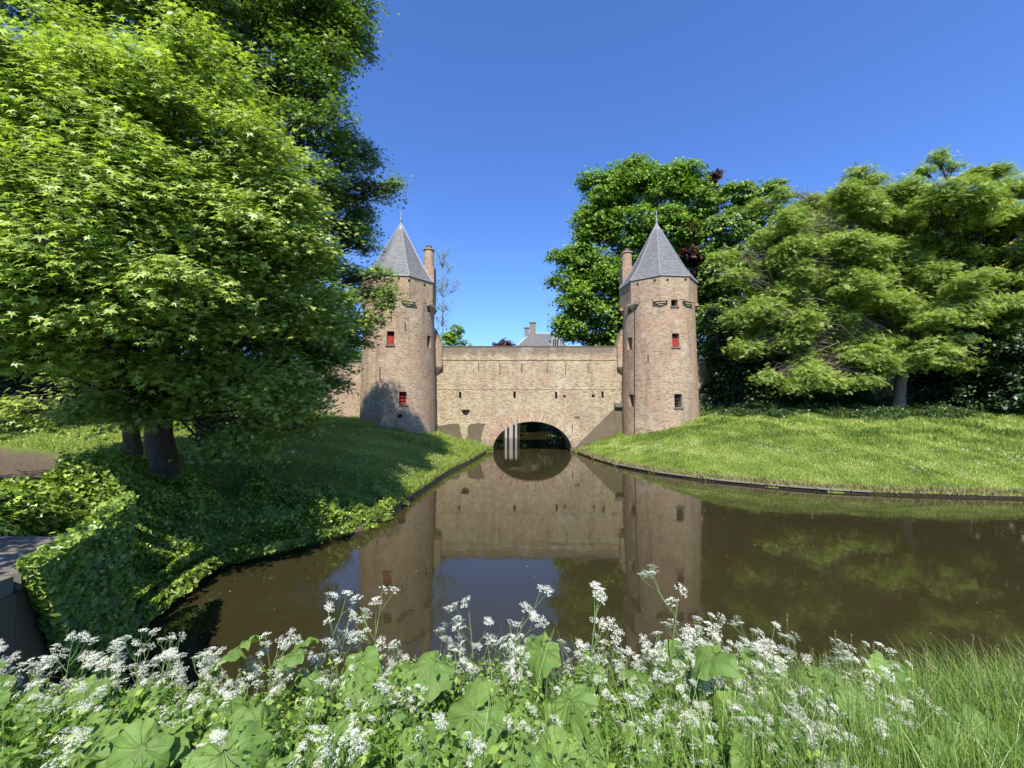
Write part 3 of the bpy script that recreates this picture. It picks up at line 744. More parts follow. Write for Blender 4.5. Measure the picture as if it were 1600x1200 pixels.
B0 = [(60, -40, 11.5, 1.9), (200, -20, 12, 2.0), (330, 20, 12.5, 1.8), (440, 20, 13, 1.7), (520, 20, 13.4, 1.3), (480, 110, 13, 1.4), (555, 55, 13.4, .75, .5), (380, 130, 13.4, 1.4), (420, 215, 13.2, 1.1), (505, 200, 13, 1.15), (560, 235, 13, .75, .5),
        (540, 290, 12.8, 1.0), (480, 300, 13, 1.3), (590, 300, 12.4, .5, .32), (618, 290, 12.2, .38, .2), (575, 500, 11.6, .5, .25), (590, 430, 11.8, .5, .25), (610, 480, 11.4, .3, .15), (560, 380, 12, .6, .35), (540, 350, 12.8, .95), (430, 420, 13.5, 1.5), (530, 425, 12.8, .8, .55), (500, 480, 12.6, 1.1), (560, 460, 12, .55, .35), (600, 460, 11.6, .45, .18),
        (550, 520, 12.2, .75, .45), (500, 560, 12.6, .9), (450, 540, 13, 1.4), (480, 610, 12.6, .75, .5), (520, 600, 12.5, .5, .35), (400, 600, 13.5, 1.2), (280, -30, 14, 2.2), (400, -70, 13.6, 2.0), (250, -90, 13, 2.2), (490, -50, 13.4, 1.4), (100, -100, 12.5, 2.2), (560, 10, 13.2, .7, .5), (340, 120, 14, 1.8), (400, 300, 14, 1.8), (470, 60, 14, 1.6), (330, 500, 13, 1.2)]
B = px([(q[0], q[1], q[2]+3.2, *[t*1.22 for t in q[3:]]) if q[0] >= 520 and q[1] >= 200 else q for q in B0])
gb = ground_at(330, 14.0)
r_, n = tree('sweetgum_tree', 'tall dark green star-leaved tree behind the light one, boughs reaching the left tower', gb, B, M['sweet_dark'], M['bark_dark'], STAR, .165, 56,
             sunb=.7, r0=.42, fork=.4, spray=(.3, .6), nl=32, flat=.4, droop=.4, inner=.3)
cnt['B'] = n
# roadside tree just outside the frame on the left, its low bough shades the ivy wall
Cb = [(-6.3, 2.7, 4.9, .85, .5), (-5.4, 2.1, 4.6, .75, .4), (-5.0, 1.4, 4.4, .5, .3), (-8.6, .3, 5.6, 1.2, .8), (-10.5, .5, 7.5, 1.6), (-11, 3.5, 8.5, 1.6), (-7.4, 1.2, 5.2, .8, .45)]
r_, n = tree('sweetgum_tree', 'low bough of a light green star-leaved tree beside the road at far left edge', (-11.5, 1.2, landz(-11.5, 1.2)), Cb, M['sweet_light'], M['bark'], STAR, .17, 34, r0=.3, spray=(.3, .5), nl=20)
# dark back trees seen under and between the crowns on the left
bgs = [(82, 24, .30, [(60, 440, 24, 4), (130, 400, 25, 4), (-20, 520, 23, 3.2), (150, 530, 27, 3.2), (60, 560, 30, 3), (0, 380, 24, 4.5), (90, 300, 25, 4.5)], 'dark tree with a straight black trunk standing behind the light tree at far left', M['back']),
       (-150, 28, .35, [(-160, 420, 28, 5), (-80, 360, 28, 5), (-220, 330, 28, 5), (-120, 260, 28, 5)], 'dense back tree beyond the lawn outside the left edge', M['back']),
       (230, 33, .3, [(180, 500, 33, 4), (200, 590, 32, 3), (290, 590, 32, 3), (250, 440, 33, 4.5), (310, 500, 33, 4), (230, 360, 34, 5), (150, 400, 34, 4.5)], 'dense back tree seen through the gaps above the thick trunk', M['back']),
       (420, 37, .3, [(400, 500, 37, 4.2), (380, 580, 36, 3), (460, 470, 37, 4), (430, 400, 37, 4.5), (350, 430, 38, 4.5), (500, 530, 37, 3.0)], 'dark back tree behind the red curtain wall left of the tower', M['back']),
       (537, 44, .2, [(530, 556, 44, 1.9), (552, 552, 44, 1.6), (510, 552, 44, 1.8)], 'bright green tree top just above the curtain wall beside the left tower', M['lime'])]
for u, Yd, r0, bl, lab, mt in bgs:
    tree('background_tree', lab, ground_at(u, Yd), px(bl), mt, M['bark_dark'], OVAL, .34, 17, r0=r0, spray=(.5, .9), nl=18, group='trees in the background on the left')
tree('background_tree', 'tall unseen tree added outside the left edge whose crown shades the ground by the path', (-24, 9, landz(-24, 9)), [(-20.5, 8, 11, 3.6), (-20, 11.5, 13, 3.8), (-23, 6, 12, 4), (-25, 11, 14, 4), (-18.5, 6.5, 8, 2.2)], M['back'], M['bark_dark'], OVAL, .34, 12, r0=.4, spray=(.5, .9), nl=16, group='trees in the background on the left')  # unseen tree, added to cast shade on the ground at far left
# shrubs under the trees on the left
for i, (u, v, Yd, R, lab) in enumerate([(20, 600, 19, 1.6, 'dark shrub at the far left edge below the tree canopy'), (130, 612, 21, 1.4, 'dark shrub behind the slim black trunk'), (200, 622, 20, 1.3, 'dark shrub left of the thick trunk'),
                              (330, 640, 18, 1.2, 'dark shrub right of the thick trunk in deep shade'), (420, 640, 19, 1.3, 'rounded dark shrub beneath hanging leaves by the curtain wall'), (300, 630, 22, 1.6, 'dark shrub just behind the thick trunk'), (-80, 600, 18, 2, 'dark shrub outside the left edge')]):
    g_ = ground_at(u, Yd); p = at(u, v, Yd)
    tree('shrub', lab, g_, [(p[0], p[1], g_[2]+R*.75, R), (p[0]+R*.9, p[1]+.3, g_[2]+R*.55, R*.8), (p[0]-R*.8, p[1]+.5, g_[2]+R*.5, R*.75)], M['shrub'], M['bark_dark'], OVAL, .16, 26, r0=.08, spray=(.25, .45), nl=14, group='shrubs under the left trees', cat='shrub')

# right side
T1 = px([(1000, 300, 40, 3.0), (955, 310, 40, 2.5), (1045, 290, 40, 2.7), (1085, 320, 39.5, 2.4), (930, 350, 39.5, 2.3), (985, 360, 39, 3), (1050, 370, 39, 3), (905, 405, 39, 2.1), (886, 440, 38.6, 1.5, 1.2), (940, 430, 39, 2.9), (905, 470, 38.6, 2.2),
         (880, 505, 38.2, 1.1, .8), (950, 490, 38.6, 2.8), (900, 515, 38.2, 1.5), (1100, 395, 39.5, 2.8), (1110, 460, 39.5, 3), (1125, 530, 39.5, 3), (975, 275, 40, 1.8), (1000, 262, 40, 1.2, 1), (930, 285, 40, 1.4), (1060, 270, 40, 1.5), (870, 400, 38.8, .9, .6), (960, 540, 39, 2.6), (1000, 420, 41, 3.5)])
tree('lime_tree', 'large bright green tree directly behind the right tower and its chimney', ground_at(1000, 41), T1, M['linden'], M['bark_dark'], OVAL, .32, 26, r0=.5, spray=(.45, .85), nl=22, flat=.5, inner=.45)
T2 = px([(1100, 300, 42.5, 1.3, 1.0), (1112, 280, 42.5, .8, .6), (1122, 270, 42.5, .45, .35), (1088, 340, 41, 2.2), (1080, 400, 38.0, 1.2), (1100, 430, 38, 1.3), (1110, 318, 42, 1.6), (1075, 360, 37.6, .9)])
tree('copper_beech', 'dark purple-leaved tree poking out above the green trees right of the tower', ground_at(1110, 43), T2, M['copper'], M['bark_dark'], OVAL, .32, 15, r0=.3, spray=(.4, .75), nl=20)
T3 = px([(1150, 310, 38, 1.8), (1185, 318, 38, 1.9), (1140, 360, 37.5, 2.2), (1170, 400, 37.5, 2.6), (1130, 430, 37, 2.2), (1150, 490, 37, 2.4), (1200, 350, 38, 2.2), (1220, 420, 38, 3), (1115, 500, 36.5, 1.8), (1240, 500, 38, 3)])
tree('lime_tree', 'mid green tree between the purple-leaved tree and the feathery trees', ground_at(1170, 38), T3, M['sweet_dark'], M['bark_dark'], OVAL, .32, 22, r0=.35, spray=(.4, .8), nl=22)
def inpoly(u, v, poly):
    c = False; n = len(poly)
    for i in range(n):
        (x1, y1), (x2, y2) = poly[i], poly[(i+1) % n]
        if (y1 > v) != (y2 > v) and u < (x2-x1)*(v-y1)/(y2-y1)+x1: c = not c
    return c
def region_blobs(poly, Y0, dy, mind, r0, r1, asp, seed, tries=3000, extra=()):
    r = random.Random(seed); us = [p[0] for p in poly]; vs = [p[1] for p in poly]; out = []; keep = []
    for _ in range(tries):
        u, v = r.uniform(min(us), max(us)), r.uniform(min(vs), max(vs))
        if not inpoly(u, v, poly) or any(math.hypot(u-a, v-b) < mind for a, b in keep): continue
        keep.append((u, v)); R = r.uniform(r0, r1); out.append((u, v, Y0+r.uniform(-dy, dy), R, R*r.uniform(*asp)))
    return px(out+list(extra))
L1 = region_blobs([(1165, 470), (1175, 400), (1210, 345), (1250, 310), (1310, 290), (1370, 285), (1425, 290), (1450, 340), (1460, 420), (1450, 520), (1385, 560), (1340, 595), (1270, 600), (1190, 560)], 26.8, 2.0, 26, .85, 1.4, (.5, .8), 11,
                  extra=[(1225, 305, 27, .7, .4), (1340, 268, 27, .6, .3), (1185, 320, 27.5, .6, .35), (1150, 430, 26, .7, .4), (1350, 595, 25, .8, .35), (1280, 600, 25.2, .7, .3), (1395, 575, 25, .7, .35), (1150, 500, 26.5, .8, .45), (1165, 545, 26, .8, .45), (1200, 590, 25.5, .7, .35), (1240, 605, 25.3, .6, .3), (1310, 600, 25, .7, .35), (1360, 565, 25, .8, .4), (1420, 560, 25, .7, .4), (1130, 400, 27, .7, .4)])
tree('locust_tree', 'feathery light green tree with spreading boughs and a pale leaning trunk on the right bank', ground_at(1408, 26), L1, M['locust'], M['bark_pale'], PINN, .27, 56, r0=.36, spray=(.35, .7), nl=20, flat=.55, droop=.4, inner=.2, topdir=.9, twig=.012,
     trunk_pts=[np.array(ground_at(1402, 26))-np.array((0, 0, .4)), at(1408, 585, 26), at(1425, 540, 26.5), at(1440, 470, 27), at(1420, 380, 27.5), at(1390, 290, 27.5)])
L2 = region_blobs([(1455, 300), (1470, 285), (1540, 290), (1620, 290), (1740, 310), (1740, 570), (1600, 580), (1440, 560), (1465, 440)], 25.5, 2, 30, .85, 1.5, (.45, .75), 12,
                  extra=[(1462, 250, 28, .6, .4), (1440, 268, 28, .7, .35), (1490, 262, 28, .6, .35), (1520, 275, 27, .8, .4), (1560, 268, 27, .9, .4), (1465, 240, 28, .35, .25)])
tree('locust_tree', 'feathery light green tree with dark upper limbs at the right edge', ground_at(1560, 27), L2, M['locust'], M['bark_dark'], PINN, .27, 38, r0=.36, spray=(.35, .65), nl=18, flat=.4, droop=.3, inner=.2, topdir=.9, twig=.06,
     trunk_pts=[np.array(ground_at(1560, 27))-np.array((0, 0, .4)), at(1555, 560, 27), at(1530, 450, 27), at(1500, 340, 27.5), at(1465, 250, 28)])
G = px([(1500, 350, 34, 2.3), (1550, 360, 34, 2.3), (1600, 370, 34, 2.6), (1520, 410, 34, 2.4), (1580, 430, 34, 2.6), (1640, 420, 34, 3), (1360, 478, 30, .8, .5), (1385, 488, 30, .8, .5)])
tree('golden_tree', 'golden yellow tree glowing behind the feathery trees at the right', ground_at(1560, 34), G, M['gold'], M['bark'], OVAL, .32, 13, r0=.3, spray=(.4, .8), nl=18)
# backdrop trees behind the right group
for u, Yd, bl, lab in [(1300, 40, [(1250, 470, 40, 4), (1180, 540, 36, 3.2), (1220, 580, 36, 3), (1320, 430, 40, 4.5), (1390, 470, 40, 4.5), (1300, 540, 40, 4), (1380, 550, 40, 4), (1240, 590, 38, 3.5), (1330, 600, 38, 3.5), (1420, 600, 38, 3.5)], 'shaded back tree behind the middle of the feathery trees'),
                       (1520, 38, [(1450, 500, 38, 4), (1520, 470, 38, 4.5), (1600, 480, 38, 4.5), (1540, 560, 38, 4), (1640, 550, 38, 4.5), (1480, 600, 36, 3.5), (1570, 600, 36, 3.5), (1660, 600, 35, 3.5)], 'shaded back tree behind the right feathery tree'),
                       (1800, 32, [(1750, 420, 32, 5), (1850, 400, 32, 5), (1780, 520, 32, 5)], 'shaded back tree outside the right edge')]:
    tree('background_tree', lab, ground_at(u, Yd), px(bl), M['back'], M['bark_dark'], OVAL, .36, 18, r0=.3, spray=(.5, .9), nl=18, group='trees in the background on the right')
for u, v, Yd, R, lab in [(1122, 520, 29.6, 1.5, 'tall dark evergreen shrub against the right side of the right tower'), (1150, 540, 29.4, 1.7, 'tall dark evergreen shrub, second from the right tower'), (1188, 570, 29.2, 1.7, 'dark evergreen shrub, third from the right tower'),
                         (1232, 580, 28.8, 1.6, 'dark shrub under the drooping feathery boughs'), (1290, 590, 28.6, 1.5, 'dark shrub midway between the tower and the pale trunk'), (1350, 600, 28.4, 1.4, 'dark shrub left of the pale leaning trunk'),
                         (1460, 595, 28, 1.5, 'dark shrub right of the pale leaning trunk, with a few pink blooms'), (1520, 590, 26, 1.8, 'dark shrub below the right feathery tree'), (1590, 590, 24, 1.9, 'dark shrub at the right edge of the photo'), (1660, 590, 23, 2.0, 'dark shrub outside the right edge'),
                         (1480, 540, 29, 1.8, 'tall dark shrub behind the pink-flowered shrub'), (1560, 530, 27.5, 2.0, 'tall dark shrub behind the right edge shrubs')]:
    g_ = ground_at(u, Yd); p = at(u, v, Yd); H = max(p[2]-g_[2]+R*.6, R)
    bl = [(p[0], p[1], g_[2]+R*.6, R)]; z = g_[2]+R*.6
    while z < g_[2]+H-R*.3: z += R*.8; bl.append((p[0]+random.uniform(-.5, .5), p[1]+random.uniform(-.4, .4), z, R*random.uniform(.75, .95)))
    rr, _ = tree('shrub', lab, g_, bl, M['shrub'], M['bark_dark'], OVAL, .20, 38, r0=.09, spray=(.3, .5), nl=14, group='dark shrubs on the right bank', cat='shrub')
    if 'pink' in lab:
        n = 60; d = rdir(n); d[:, 1] = -np.abs(d[:, 1]); q = np.array((p[0], p[1], g_[2]+R*1.1))+d*R*1.05
        leaves('blossom', q, d+rng.normal(size=(n, 3))*.3, rdir(n), np.full(n, .16), HEART, M['pink'], rr)
# behind the wall
tree('bare_tree', 'thinly leafed tree with fine upright twigs behind the left tower chimney', ground_at(692, 48), px([(690, 410, 48, 1.5), (700, 440, 48, 1.6), (685, 450, 48, 1.5), (700, 480, 48, 1.5), (690, 500, 48, 1.4), (693, 395, 48, .9)]), M['locust'], M['bark_pale'], NARROW, .14, 26, r0=.16, spray=(.5, .8), nl=9, twig=.03)
tree('young_tree', 'small bright green tree top above the gate wall beside the left tower', ground_at(708, 46), px([(706, 530, 46, 1.1), (712, 518, 46, .8), (716, 535, 46, .9), (697, 530, 46, .9), (709, 511, 46, .4)]), M['lime'], M['bark'], OVAL, .26, 26, r0=.12, spray=(.3, .5), nl=16)
tree('purple_bush', 'dark purple-leaved bush top above the gate wall left of the far house', ground_at(786, 52), px([(788, 538, 52, .9), (780, 541, 52, .8), (796, 541, 52, .8), (790, 534, 52, .5)]), M['copper'], M['bark_dark'], OVAL, .26, 24, r0=.1, spray=(.3, .5), nl=14)
for x_, y_, lab in [(-6.5, 44, 'hidden tree added left of the canal, its crown shading the water beyond the arch'), (8.0, 47, 'hidden tree added right of the canal, its crown shading the water beyond the arch')]:  # trees hidden by the wall, added so their crowns shade the canal
    sg = 1 if x_ < 0 else -1
    tree('background_tree', lab, (x_, y_, 1.0), [(x_+sg*2, y_, 6.5, 2.2), (x_+sg*5, y_+.5, 6.2, 2.4, 1.5), (x_+sg*7.5, y_+1, 6.4, 2.2, 1.4), (x_, y_+2, 6.8, 2.4), (x_+sg*4, y_+4, 6.4, 2.4, 1.6)], M['back'], M['bark_dark'], OVAL, .32, 16, r0=.22, spray=(.4, .8), nl=18, group='trees beyond the canal end')
for x_, y_, R_, lab in [(-2.9, 36.8, 1.0, 'low dark bush hanging over the water just behind the arch on the left'), (4.6, 36.6, 1.2, 'low dark bush hanging over the water just behind the arch on the right')]:
    tree('shrub', lab, (x_, y_, .1), [(x_, y_, .8, R_), (x_, y_+.6, 1.5, R_)], M['shrub'], M['bark_dark'], OVAL, .2, 26, r0=.06, spray=(.3, .5), nl=12, group='bushes beyond the arch', cat='shrub')
for u, R_, Yd, lab in [(770, 3.2, 60, 'dark tree at the left of the canal end beyond the arch'), (812, 3.2, 58, 'dark tree at the middle of the canal end beyond the arch'), (860, 3.2, 60, 'dark tree at the right of the canal end beyond the arch')]:
    g_ = ground_at(u, Yd); tree('background_tree', lab, g_, [(g_[0], Yd, 3.2, R_), (g_[0]+.8, Yd+.5, 5.6, R_*.8), (g_[0]-.9, Yd, 1.8, R_*.9)], M['shrub'], M['bark_dark'], OVAL, .34, 16, r0=.2, spray=(.4, .8), nl=16, group='trees beyond the canal end')
# shrubs along the canal beyond the arch
for i, (x, y, R, lab) in enumerate([(-3.4, 45, 2.6, 'dark bush at the left canal edge seen through the arch'), (-3.8, 37.5, .9, 'small dark bush just behind the arch on the left'), (1, 54.5, 3.2, 'dark bush closing the end of the canal'), (8.2, 40, 2.0, 'dark bush at the right canal edge seen through the arch'),
                                    (8.5, 46, 2.6, 'second dark bush along the right canal edge beyond the arch'), (-5.5, 50, 2.6, 'second dark bush along the left canal edge beyond the arch')]):
    z = 0.1 if i != 2 else .1
    tree('shrub', lab, (x, y, z), [(x, y, z+R*.7, R), (x+R*.5, y+.3, z+R*.3, R*.8), (x-R*.4, y-.3, z+R*1.5, R*.8)], M['shrub'], M['bark_dark'], OVAL, .2, 22, r0=.08, spray=(.3, .5), nl=12, group='bushes beyond the arch', cat='shrub')

# ------------------------------------------------------------------ bank edging
def polyline_resample(pts, step):
    pts = np.array(pts, float); seg = np.linalg.norm(np.diff(pts, axis=0), axis=1); s_ = np.concatenate([[0], np.cumsum(seg)])
    t = np.arange(0, s_[-1], step); return np.stack([np.interp(t, s_, pts[:, 0]), np.interp(t, s_, pts[:, 1])], 1)
def edging(name, pts, mat, w_, z0, z1, label, seg, gap, jitter, part):
    P_ = polyline_resample(pts, seg); root = empty(name, (P_[0][0], P_[0][1], 0), label, 'edging')
    m = MB()
    for i in range(len(P_)-1):
        a, b = P_[i], P_[i+1]; c = (a+b)/2; L = np.linalg.norm(b-a)-gap
        m.box((c[0], c[1], (z0+z1)/2+random.uniform(-jitter, jitter)), (L, w_, z1-z0), rz=math.atan2(b[1]-a[1], b[0]-a[0]))
    m.build(part, mat, root)
Rb = [tuple(p) for p in W[24:36]][::-1]
edging('shadow_gap_edging', Rb, M['bark_dark'], .10, -.3, .10, 'dark boards coloured as the shadow gap along the foot of the grassy right bank', 1.1, .01, .02, 'board')  # dark board colour stands for the shaded undercut below the bank
edging('concrete_edging', [tuple(p) for p in W[28:34]][::-1], M['concrete'], .20, .10, .15, 'thin pale concrete capping visible along the middle of the right bank edge', 1.4, .05, .012, 'capping')
Lb = [tuple(p) for p in W[2:8]]
edging('timber_edging', Lb, M['timber'], .10, -.3, .14, 'dark timber edging along the left lawn at the water', .55, .03, .03, 'board')

# left quay: paved path end, kerb, retaining wall
m = MB(); zp = 2.2
path = [(-16, -3), (-4.75, -3), (-4.72, 3.6), (-5.35, 4.75), (-16, 4.9)]
m.quad([(x, y, zp) for x, y in path]); m.quad([(x, y, 1.6) for x, y in path][::-1])
for i in range(5): a, b = path[i], path[(i+1) % 5]; m.quad([(b[0], b[1], zp), (a[0], a[1], zp), (a[0], a[1], 1.6), (b[0], b[1], 1.6)])
tag(m.build('path', M['paving']), kind='structure')
rw = empty('quay_wall', (-4.9, 3.5, 0), 'dark stone quay wall below the paved corner at lower left, overgrown with ivy', 'wall')
m = MB()
for a, b in (((-4.62, .5), (-4.60, 3.65)), ((-4.60, 3.65), (-5.25, 4.8)), ((-5.25, 4.8), (-6.0, 6.0))):
    c = ((a[0]+b[0])/2, (a[1]+b[1])/2); L = math.hypot(b[0]-a[0], b[1]-a[1]); m.box((c[0], c[1], .55), (L+.05, .22, 3.0), rz=math.atan2(b[1]-a[1], b[0]-a[0]))
m.build('wall', M['cement'], rw)
m = MB()
for a, b in (((-4.62, .5), (-4.60, 3.65)), ((-4.60, 3.65), (-5.25, 4.8))):
    n = max(1, int(math.hypot(b[0]-a[0], b[1]-a[1])/.5))
    for i in range(n):
        t = (i+.5)/n; m.box((a[0]+(b[0]-a[0])*t-.02, a[1]+(b[1]-a[1])*t, 2.14), (math.hypot(b[0]-a[0], b[1]-a[1])/n-.01, .26, .16), rz=math.atan2(b[1]-a[1], b[0]-a[0]))
m.build('kerbstone', M['stone'], rw)

# ------------------------------------------------------------------ ground vegetation (stuff)
def drape(z, sd): return np.where(sd < 0, np.maximum(.22+sd*2.2, .02), z)
def scatter_land(n, x0, x1, y0, y1, keep):
    x = rng.uniform(x0, x1, n); y = rng.uniform(y0, y1, n); sd, _, _ = sdist(x, y); m = keep(x, y, sd); x, y, sd = x[m], y[m], sd[m]
    return x, y, drape(land(x, y, sd), sd), sd
BLADE = (np.array([(0, -.035, 0), (0, .035, 0), (.10, .022, .55), (.10, -.022, .55), (.32, .003, 1.0), (.32, -.003, 1.0)]), np.array([(0, 1, 2, 3), (3, 2, 4, 5)]))
def intower(x, y): return (np.hypot(x-LT[0], y-LT[1]) < 2.75) | (np.hypot(x-RT[0], y-RT[1]) < 2.75) | ((y > 30) & (y < 33.2))
def vis_keep(x, y, sd): return (sd > .05) & (np.abs(x) < y*1.38+1) & ~intower(x, y)
def grass(name, label, x, y, z, hmean, wscale, mat, r=None):
    n = len(x); up = np.tile((0, 0, 1.0), (n, 1))+rng.normal(size=(n, 3))*.22
    h = rng.uniform(.6, 1.35, n)*hmean
    tv = BLADE[0]*np.array((1, wscale, 1))
    o = leaves(name, np.stack([x, y, z-.01], 1), up, rdir(n), h, (tv, BLADE[1]), mat, None, r); return tag(o, label, 'grass', kind='stuff')
# right bank lawn
x, y, z, sd = scatter_land(300000, 4, 36, 15, 33, lambda x, y, sd: vis_keep(x, y, sd) & (x > 3.5) & (y < 31.5) & (rng.random(len(x)) < .95))
tall = .09+.13*sstep(2.5, 8, sd)*np.clip(.5+.6*nf(x+2, y, 1.0), 0, 1.3)
n = len(x); h = np.maximum(.07, tall); r = np.clip(.42+.30*nf(x, y, .5)+.28*nf(x+9, y+4, 1.6)+rng.normal(size=n)*.2, 0, 1)
up = np.tile((0, 0, 1.0), (n, 1))+rng.normal(size=(n, 3))*.25
o = leaves('grass', np.stack([x, y, z-.01], 1), up, rdir(n), h*rng.uniform(.7, 1.4, n), (BLADE[0]*np.array((1, 4.0, 1)), BLADE[1]), M['grass'], None, r); tag(o, 'sunlit meadow grass covering the right bank', 'grass', kind='stuff')
# left lawn
x, y, z, sd = scatter_land(330000, -19, -1.5, 8.5, 31, lambda x, y, sd: vis_keep(x, y, sd) & (x < -1) & (y < 30) & ((x > -9) | (rng.random(len(x)) < .25)) & ((((x+13.5)*.16)**2+((y-9.5)*.28)**2) > .55))
n = len(x); r = np.clip(.4+.3*nz(x*.7+3, y*.9)+rng.normal(size=n)*.2, 0, 1)
up = np.tile((0, 0, 1.0), (n, 1))+rng.normal(size=(n, 3))*.25
o = leaves('grass', np.stack([x, y, z-.01], 1), up, rdir(n), rng.uniform(.06, .12, n), (BLADE[0]*np.array((1, 4.0, 1)), BLADE[1]), M['grass'], None, r); tag(o, 'short lawn on the left bank, half in tree shade', 'grass', kind='stuff')
# tall dark tufts by the left tower, and dry fringe over the right edging
x, y, z, sd = scatter_land(60000, -12, -1.8, 24, 30, lambda x, y, sd: vis_keep(x, y, sd) & (rng.random(len(x)) < sstep(-.2, .6, nz(x*1.4, y*1.2))))
grass('tall_grass', 'longer tufts of grass at the foot of the left tower and gate wall', x, y, z, .30, 1.6, M['grass'])
x, y, z, sd = scatter_land(500000, 3.5, 36, 14.5, 31, lambda x, y, sd: (sd > -.09) & (sd < .22) & (x > 4))
n = len(x); k_ = rng.random(n) < .5; x, y, z, sd = x[k_], y[k_], z[k_], sd[k_]; n = len(x)
grass('dry_grass_fringe', 'straw-coloured grass fringe hanging over the right bank edging', x, y, np.maximum(z, .10), .17, 2.8, M['dry'])
x, y, z, sd = scatter_land(200000, -5.5, -1.4, 10, 30, lambda x, y, sd: (sd > -.05) & (sd < .2) & (x < -1))
grass('bank_fringe', 'grass and weeds hanging over the left timber edging', x, y, np.maximum(z, .15), .17, 2.4, M['grass'])
# daisies
x, y, z, sd = scatter_land(30000, 5, 34, 16, 26, lambda x, y, sd: vis_keep(x, y, sd) & (sd > 1.2) & (sd < 3.6) & (rng.random(len(x)) < .5*sstep(-.1, 1.0, nf(x, y, 1.2))))
n = len(x); o = leaves('daisies', np.stack([x, y, z+.12], 1), np.tile((0, -.3, 1.0), (n, 1))+rng.normal(size=(n, 3))*.2, rdir(n), np.full(n, .042), HEART, M['petal']); tag(o, 'scattered white daisies in the grass of the right bank', 'flowers', kind='stuff')
x, y, z, sd = scatter_land(1400, -9, -2, 14, 29, lambda x, y, sd: vis_keep(x, y, sd) & (sd > .6))
n = len(x); o = leaves('daisies', np.stack([x, y, z+.1], 1), np.tile((0, -.3, 1.0), (n, 1)), rdir(n), np.full(n, .05), HEART, M['petal']); tag(o, 'sparse white daisies on the left lawn', 'flowers', kind='stuff')
# leafy ground cover strips
def cover(name, label, n, x0, x1, y0, y1, keep, lift, size, mat, layers=.35, tmpl=HEART):
    x, y, z, sd = scatter_land(n, x0, x1, y0, y1, keep); n = len(x)
    b = np.clip(nf(x, y, 1.6)*.5+.5, .02, 1); hh = lift*b*rng.random(n)**.6+.03
    gx = rng.normal(size=(n, 3))*.45+np.array((0, -.25, .9))
    o = leaves(name, np.stack([x+rng.normal(size=n)*.03, y+rng.normal(size=n)*.03, z+hh], 1), gx, rdir(n)+np.array((0, -.3, -.3)), rng.uniform(.7, 1.3, n)*size, tmpl, mat, None, np.clip(.35+.35*b+rng.normal(size=n)*.2, 0, 1))
    return tag(o, label, 'ground cover', kind='stuff')
cover('ground_cover', 'low leafy ground cover spilling over the left bank edge at the water', 60000, -9.5, -3.6, 8.5, 15, lambda x, y, sd: (sd > -.04-.2*np.maximum(0, nf(x+3, y, 2.5))) & (sd < .8+.6*nf(x, y, 1.5)) & (x < -3.6), .26, .07, M['ivy'])
cover('ground_cover', 'dappled ground cover on the far lawn left of the thick trunk', 40000, -26, -11, 12, 24, lambda x, y, sd: (nf(x, y, .5) > .0) & (y > 14), .35, .12, M['ivy'])
cover('ground_cover', 'dark ground cover along the crest of the right bank below the shrubs', 60000, 13, 40, 21, 31, lambda x, y, sd: vis_keep(x, y, sd) & (sd > 8.2+1.0*nz(x*.8, y)) , .5, .13, M['shrub'])
# ivy: on the ground round the quay and on the steep face
x, y, z, sd = scatter_land(170000, -11, -4.7, 4.7, 12.5, lambda x, y, sd: (sd > -.06-.25*np.maximum(0, nf(x+3, y, 2.5))) & (sd < 3.0+.9*nf(x, y, .7)-.25*np.maximum(0, y-9)) & (x > -6.7-(y-5.5)*.85) & ((y > 4.95) | (x > -5.3)))
n = len(x); b = np.clip(nf(x, y, 1.3)*.5+.5+.3*nf(x+5, y, 3.5), 0, 1.4); lift = (.04+.5*b)*rng.random(n)**.5
g_ = 1e-2; sx = (land(x+.08, y)-land(x-.08, y))/.16; sy = (land(x, y+.08)-land(x, y-.08))/.16
sx = np.clip(sx, -3, 3); sy = np.clip(sy, -3, 3); nr = unit(np.stack([-sx, -sy, np.ones(n)], 1))
pos = np.stack([x, y, np.maximum(z, .05)], 1)+nr*lift[:, None]; V1 = (pos, nr+rng.normal(size=(n, 3))*.38)
# extra drape on the face
x2, y2, z2, sd2 = scatter_land(190000, -8.6, -4.9, 4.6, 9.8, lambda x, y, sd: (sd > -.05-.25*np.maximum(0, nf(x+3, y, 2.5))) & (sd < 1.3)); n2 = len(x2)
sx = np.clip((land(x2+.08, y2)-land(x2-.08, y2))/.16, -3, 3); sy = np.clip((land(x2, y2+.08)-land(x2, y2-.08))/.16, -3, 3)
nr2 = unit(np.stack([-sx, -sy, np.ones(n2)*.7], 1)); pos2 = np.stack([x2, y2, np.maximum(z2, .05)], 1)+nr2*(rng.random(n2)**.6*(.12+.32*np.clip(.5+nf(x2, y2*1.0+z2*1.5, 2.0)*.6, 0, 1.3))+.02)[:, None]
# drape over the quay wall face
n3 = 6000; t = rng.random(n3); zz = rng.uniform(.1, 2.45, n3); a = np.array((-5.25, 4.8)); b_ = np.array((-6.0, 6.0))
pp = a+(b_-a)*t[:, None]*1.0; pos3 = np.stack([pp[:, 0]+.16+rng.random(n3)*.22, pp[:, 1]+.02, zz], 1); nr3 = np.tile((.8, -.4, .35), (n3, 1))
n4 = 9000; t = rng.random(n4); zz = 2.35-rng.random(n4)**1.2*2.3*t; a = np.array((-4.60, 3.65)); b_ = np.array((-5.25, 4.8)); pp = a+(b_-a)*t[:, None]
pos4 = np.stack([pp[:, 0]+.17+rng.random(n4)*.18, pp[:, 1], zz], 1); nr4 = np.tile((.8, -.4, .4), (n4, 1))
pos = np.concatenate([pos, pos2, pos3, pos4]); nr = np.concatenate([nr, nr2, nr3, nr4])+0; n = len(pos)
